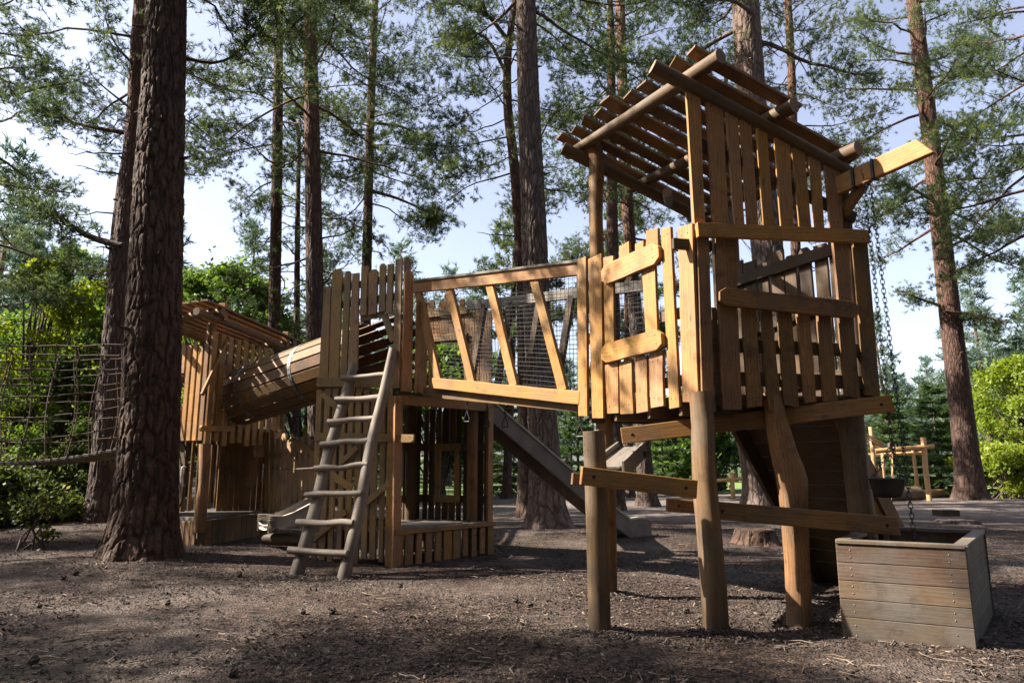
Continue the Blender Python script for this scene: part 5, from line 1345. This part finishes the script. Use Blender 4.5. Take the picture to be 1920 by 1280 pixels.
    pine_tree('pine_tree', 'dark pine whose foliage fills the upper left edge', p, r, 17, 5.2, 46, 3.1, 25, B_MID, nt=60, nz=240, dead=3, dens=1.1)
    p, r = px_path(17.5, [(552, 958, 16), (556, 640, 12), (558, 400, 9), (560, 250, 6)])
    s = pine_tree('conifer_tree', 'thin young conifer with bright drooping sprays between the two middle trunks', p, r, 11.5, 4.2, 44, 2.1, 26, B_MID, nt=40, nz=200, dead=4, leafm=L_SPRUCE, spread_pow=1.0, dens=.55)
    p, r = px_path(24, [(838, 945, 20), (850, 600, 14), (900, 420, 10)])
    pine_tree('pine_tree', 'rounded pine crown just left of the central trunk above the bridge rail', [Vector((-.2, 24, -.06)), Vector((0, 24, 5)), Vector((.1, 24, 9))], [.16, .12, .06], 10.6, 5.6, 26, 2.1, 27, B_MID, nt=30, nz=100, dead=2, dens=.9, twigs=False, tuftL=.2, tuftw=.025)
    pine_tree('pine_tree', 'rounded pine crown seen between the curved roof post and the tall tower', [Vector((4.2, 25, -.06)), Vector((4.3, 25, 6)), Vector((4.4, 25, 11))], [.17, .12, .06], 12.2, 5.6, 30, 2.7, 28, B_MID, nt=30, nz=100, dead=2, dens=.9, twigs=False, tuftL=.2, tuftw=.025)
    pine_tree('pine_tree', 'pine standing well behind the roof laths of the tall tower, crown touching the frame top', [Vector((2.6, 17.5, -.06)), Vector((2.7, 17.5, 8)), Vector((2.8, 17.5, 13))], [.2, .15, .10], 18, 9.5, 30, 3.3, 29, B_MID, nt=40, nz=140, dead=4)
NEAR = near_trees()

def left_thicket(px):
    for i, (x, y, Y, H, R_, n, mat, lab) in enumerate([(20, 962, 15.5, 5.6, .8, 900, L_LIME, 'slender pale sapling nearest the left edge behind the rope net'), (72, 960, 17, 6.4, .9, 1000, L_BROAD, 'tall thin green sapling behind the middle of the rope net'),
            (120, 962, 18, 5.8, .7, 800, L_LIME, 'narrow lime sapling left of the thin reddish trunk'), (168, 965, 15, 4.6, .6, 700, L_BROAD, 'small narrow sapling touching the brown left pine'), (330, 955, 20, 5.6, .9, 900, L_LIME, 'thin pale sapling behind the left side of the play house'),
            (455, 950, 21, 6.2, 1.0, 1000, L_BROAD, 'airy green sapling behind the tunnel between two red trunks'), (620, 948, 21, 5.4, .9, 900, L_LIME, 'airy pale sapling right of the straight grey brown pine')]):
        broad('sapling', lab, 120 + i, H, R_, 1.0, loc=px(x, y, Y), n=n, leafm=mat, leaf=.06, clump=46, low=.8)
def undergrowth():
    def px(x, y, Y): p = atY(x, y, Y); return (p.x, Y, gz(p.x, Y))
    broad('broadleaf_tree', 'bright green broadleaf tree behind the roof of the play house', 41, 6.2, 2.1, 2.4, loc=px(385, 950, 18.5), n=2400, leaf=.075, clump=46)
    broad('broadleaf_tree', 'sunlit yellow green sapling beside the thin reddish trunk above the net', 42, 5.2, 1.3, .6, loc=px(150, 965, 16), n=1500, leafm=L_LIME, leaf=.06, clump=60)
    broad('broadleaf_tree', 'deep green broadleaf tree at the left edge behind the rope net', 43, 4.8, 2.2, .6, loc=px(35, 960, 18.5), n=2000, leaf=.07, clump=80)
    broad('broadleaf_tree', 'green young tree between the left edge and the thin reddish trunk', 44, 3.2, 1.3, .4, loc=px(95, 960, 15), n=1200, leaf=.055, clump=60)
    broad('broadleaf_tree', 'lime green birch at the right edge beside the leaning pine', 45, 5.4, 2.4, .3, loc=px(1950, 935, 28), n=2400, leafm=L_LIME, leaf=.085, clump=110)
    broad('broadleaf_tree', 'small bright green tree on the lawn seen under the tall tower', 46, 4.6, 2.2, .4, loc=px(1345, 935, 30), n=3200, leaf=.12, clump=44)
    broad('broadleaf_tree', 'bright leafy tree behind the slatted back of the middle tower', 47, 5.0, 2.2, .4, loc=px(820, 940, 24), n=3200, leaf=.11, clump=44)
    broad('broadleaf_tree', 'bright leafy tree behind the open gap of the picket fence', 48, 5.2, 2.0, .4, loc=px(560, 945, 22), n=3200, leaf=.10, clump=44)
    left_thicket(px)
    sp = [(955, 938, 27, 4.4, 1.9, 'dark green young spruce left of the slide below the bridge'), (1085, 938, 26, 3.9, 1.2, 'narrow yellow tipped young spruce right of the central trunk'),
          (1245, 938, 28, 3.2, 1.0, 'small spruce between the slim dark pine and the corner post'), (1690, 936, 27, 4.0, 1.6, 'bushy young spruce behind the climbing frame'),
          (1768, 936, 25.5, 4.3, 1.7, 'broad dark young spruce right of the climbing frame posts')]
    for i, (x, y, Y, H, R, lab) in enumerate(sp): spruce('spruce_tree', lab, 60 + i, H, R * 1.15, loc=px(x, y, Y), size=1.15, dens=.8)
    bs = [(30, 985, 13.5, 1.0, 1.0, 'low leafy bramble bush at the left edge'), (105, 985, 13.6, .65, .9, 'bright bramble bush left of the brown pine base'), (60, 1000, 12.4, .35, .8, 'low sunlit bramble patch in front of the left bushes'), (150, 975, 14.5, 1.3, 1.0, 'leafy bush pressed against the brown left pine'), (-30, 990, 12.5, .9, 1.1, 'dark bramble bush cut by the left edge'), (10, 955, 16.5, 1.7, 1.4, 'tall leafy shrub at the left edge under the rope bridge')]
    for i, (x, y, Y, H, R, lab) in enumerate(bs): broad('bramble_bush', lab, 80 + i, H, R, .03, loc=px(x, y, Y), n=1500, leafm=L_UNDER, leaf=.05, cat='shrub', stems=3, clump=40, low=.8)
    broad('sapling', 'sparse little sapling with few leaves on bare ground left of the big pine', 90, .75, .35, .1, loc=px(68, 1040, 9.7), n=70, leafm=L_UNDER, leaf=.04, cat='plant', stems=2, clump=9)
    broad('shrub', 'lime green low shrub right of the spruces at the right edge', 91, 1.6, 1.5, .05, loc=px(1895, 936, 23.5), n=2200, leafm=L_LIME, leaf=.08, cat='shrub', stems=3, clump=36)
    broad('shrub', 'bright low shrub on the lawn edge behind the fence under the tower', 92, 2.2, 1.8, .05, loc=px(1290, 936, 31), n=2200, leafm=L_BROAD, leaf=.11, cat='shrub', stems=3, clump=36)
undergrowth()
def cones():
    rng = np.random.default_rng(31); src = None
    for i in range(18):
        y = rng.uniform(2.9, 7.5); x = y * rng.uniform(-.7, .35)
        if src is None:
            vs = []; fs = []; nr, ns = 9, 12
            for r in range(nr):
                f = r / (nr - 1); ra = .021 * math.sin(math.pi * (f * .9 + .06)) ** .7
                for k in range(ns): a = 2 * math.pi * (k + .5 * (r % 2)) / ns; q = ra * (1.25 if k % 2 else .85); vs.append((math.cos(a) * q, f * .055 - .027, math.sin(a) * q + .02))
            fs = [(r * ns + k, r * ns + (k + 1) % ns, (r + 1) * ns + (k + 1) % ns, (r + 1) * ns + k) for r in range(nr - 1) for k in range(ns)] + [tuple(range(ns))[::-1], tuple(range((nr - 1) * ns, nr * ns))]
            me = bpy.data.meshes.new('pine_cone'); me.from_pydata(vs, [], fs); me.materials.append(plain('cone_scales', (.045, .03, .022), .8, 0, 60, .5)); o = src = bpy.data.objects.new('pine_cone', me)
            tag(o, 'small dark pine cone lying on the open bark floor', 'pine cone', 'pine cones on the bark floor')
        else: o = src.copy()
        COL.objects.link(o); o.location = (x, y, gz(x, y)); o.rotation_euler = (0, 0, rng.uniform(0, 6.28)); s = rng.uniform(.9, 1.4); o.scale = (s, s, s)
cones()

def forest():
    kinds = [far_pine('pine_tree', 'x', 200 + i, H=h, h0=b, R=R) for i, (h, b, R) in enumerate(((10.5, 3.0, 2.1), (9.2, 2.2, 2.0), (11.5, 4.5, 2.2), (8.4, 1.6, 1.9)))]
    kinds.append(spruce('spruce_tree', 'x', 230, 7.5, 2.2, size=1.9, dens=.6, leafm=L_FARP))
    rng = np.random.default_rng(99); used = [False] * 5
    def put(x, Y, kid, s, label, group):
        src = kinds[kid]; z = gz(x, Y); rz = rng.uniform(0, 6.28)
        if not used[kid]:
            used[kid] = True; src.location = (x, Y, z); src.rotation_euler = (0, 0, rz); src.scale = (s, s, s); src['label'] = label; src['group'] = group
        else: copy_tree(src, (x, Y, z), rz, (s, s, s), label, group)
    # rows of the far woodland, scanned by direction
    for row, (Y0, n) in enumerate(((36, 26), (43, 30), (51, 32), (60, 34))):
        for i in range(n):
            px = -140 + 2200 * (i + rng.uniform(.15, .85)) / n; Y = Y0 + rng.uniform(-3, 3); x = (px - 960) / F * Y * 1.0
            if px < 330: s = rng.uniform(.95, 1.3); lab = 'hazy blue green pine of the far woodland behind the rope net'; g = 'far woodland pines on the left'
            elif px < 900: s = rng.uniform(.85, 1.1); lab = 'far woodland pine behind the picket fence and middle tower'; g = 'far woodland pines in the middle'
            elif px < 1560: s = rng.uniform(.62, .85); lab = 'far woodland pine beyond the lawn seen below the bridge and tall tower'; g = 'far woodland pines beyond the lawn'
            else: s = rng.uniform(.7, .95) + max(0, (px - 1750) / 600); lab = 'hazy blue green pine of the far tree line right of the hanging chains'; g = 'far woodland pines on the right'
            if row == 0 and 900 < px < 1560: continue
            put(x, Y, int(rng.integers(0, 5)), s, lab, g)
    # nearer pines at the left, behind the net
    for (px, Y, s) in ((40, 24, 1.0), (110, 27, 1.05), (165, 30, 1.0), (-40, 22, 1.0), (290, 26, .95), (440, 28, .95), (640, 30, 1.0), (15, 30, 1.2)):
        put((px - 960) / F * Y, Y, int(rng.integers(0, 4)), s, 'mid distance pine behind the left net bridge and play house', 'mid distance pines on the left')
forest()

def woodland():
    """the wood goes on behind and beside the place where the photographer stands; unseen pines added to dim sky light and break up the sun"""
    src = [o for o in bpy.data.objects if o.parent is None and o.name.startswith('pine_tree') and o.get('label', '').startswith(('slender dark', 'straight grey', 'dense pine', 'slim dark', 'tall leaning'))]
    rng = np.random.default_rng(4)
    left = [(-13.5, 3.0), (-19.5, 8.5), (-24, 1.0), (-11.5, -2.5), (-28, 11), (-18, -4), (-18, 3.6), (-22.5, 2.2)]
    back = [(-6, -6), (0.5, -7.5), (6, -6), (11.5, -4), (-10.5, -10), (3, -13), (9, -12), (15, -9), (-3, -15), (17, 1.5), (19, 7.5), (14.5, -1), (23, 3), (-1.5, -10), (5, -9.5), (-7, -13), (12, -8), (20, -4), (26, 9), (8, -17), (-14, -6), (3, -4.8), (-4, -4.5), (9, -3.5), (25, 15), (19, 13)]
    for i, (x, y) in enumerate(left): copy_tree(src[i % len(src)], (x, y, gz(x, y)), rng.uniform(0, 6.28), (1, 1, rng.uniform(.9, 1.1)), 'unseen pine of the surrounding wood, added to shade the sunny side of the clearing', 'unseen shading pines on the sunny side')
    for i, (x, y) in enumerate(back): copy_tree(src[i % len(src)], (x, y, gz(x, y)), rng.uniform(0, 6.28), (1, 1, rng.uniform(.9, 1.1)), 'unseen pine of the surrounding wood, added to dim sky light on the play towers', 'unseen pines dimming sky light on the towers')
    kinds = [o for o in bpy.data.objects if o.parent is None and o.get('label', '').startswith(('hazy blue', 'far woodland', 'mid distance'))][:5]
    for i in range(84):
        a = math.radians(178 + 184 * (i + rng.uniform(.1, .9)) / 84); d = rng.uniform(21, 36); x, y = math.cos(a) * d, math.sin(a) * d + 4
        copy_tree(kinds[i % len(kinds)], (x, y, gz(x, y)), rng.uniform(0, 6.28), (1.25, 1.25, 1.35), 'unseen pine of the dense wood edge, added to block low sky light', 'unseen wood edge pines blocking low sky light')
woodland()
# ------------------------------------------------------------------ camera, light, render
def finish():
    cd = bpy.data.cameras.new('camera'); cam = bpy.data.objects.new('camera', cd); COL.objects.link(cam)
    cd.sensor_width = 36; cd.sensor_fit = 'HORIZONTAL'; cd.lens = 36 * F / 1920; cd.clip_end = 1500; cd.clip_start = .05
    cam.location = CAM; cam.rotation_euler = (math.pi / 2 + P, 0, 0); SC.camera = cam
    s = Vector(SUN_H).normalized(); el = math.radians(SUN_EL)
    to_sun = Vector((s.x * math.cos(el), s.y * math.cos(el), math.sin(el)))
    ld = bpy.data.lights.new('sun', 'SUN'); ld.energy = SUN_E; ld.angle = math.radians(.5); ld.color = (1, .93, .82)
    lo = bpy.data.objects.new('sun', ld); COL.objects.link(lo); lo.rotation_euler = to_sun.to_track_quat('Z', 'Y').to_euler()
    w = bpy.data.worlds.new('World'); SC.world = w; w.use_nodes = True; nt = w.node_tree
    bg = nt.nodes['Background']; sk = nt.nodes.new('ShaderNodeTexSky'); sk.sky_type = 'NISHITA'; sk.sun_disc = False
    sk.sun_elevation = el; sk.sun_rotation = math.atan2(s.x, s.y); sk.air_density = 1.0; sk.dust_density = 1.8; sk.ozone_density = 1.6; sk.altitude = 0
    hs = nt.nodes.new('ShaderNodeHueSaturation'); hs.inputs['Saturation'].default_value = SKY_SAT; hs.inputs['Hue'].default_value = .515
    nt.links.new(sk.outputs[0], hs.inputs['Color']); nt.links.new(hs.outputs[0], bg.inputs[0]); bg.inputs[1].default_value = SKY_E
    v = SC.view_settings; v.view_transform = 'Standard'; v.look = 'None'; v.gamma = 1; v.exposure = EXPO
    SC.cycles.max_bounces = 6; SC.cycles.diffuse_bounces = 3; SC.cycles.glossy_bounces = 2; SC.cycles.transmission_bounces = 4; SC.cycles.transparent_max_bounces = 4
    SC.cycles.use_denoising = True
HAZE = 0
SUN_H = (-1, .01, 0); SUN_EL = 40; SUN_E = 5.0; SKY_E = .085; EXPO = 1.85; SKY_SAT = .65

def haze():
    me = bpy.data.meshes.new('haze'); x0, x1, y0, y1, z0, z1 = -70, 75, -26, 72, -1.6, 24
    v = [(x, y, z) for x in (x0, x1) for y in (y0, y1) for z in (z0, z1)]
    me.from_pydata(v, [], [(0, 1, 3, 2), (4, 6, 7, 5), (0, 4, 5, 1), (2, 3, 7, 6), (0, 2, 6, 4), (1, 5, 7, 3)])
    m = bpy.data.materials.new('haze'); m.use_nodes = True; nt = m.node_tree; nt.nodes.clear(); o = nt.nodes.new('ShaderNodeOutputMaterial')
    pv = nt.nodes.new('ShaderNodeVolumePrincipled'); pv.inputs['Color'].default_value = (.86, .93, 1, 1); pv.inputs['Density'].default_value = HAZE; pv.inputs['Anisotropy'].default_value = .2
    nt.links.new(pv.outputs[0], o.inputs['Volume']); me.materials.append(m)
    tag(link(bpy.data.objects.new('haze', me)), 'thin pale haze in the air of the clearing', 'haze', kind='stuff')
finish()
if HAZE: haze()
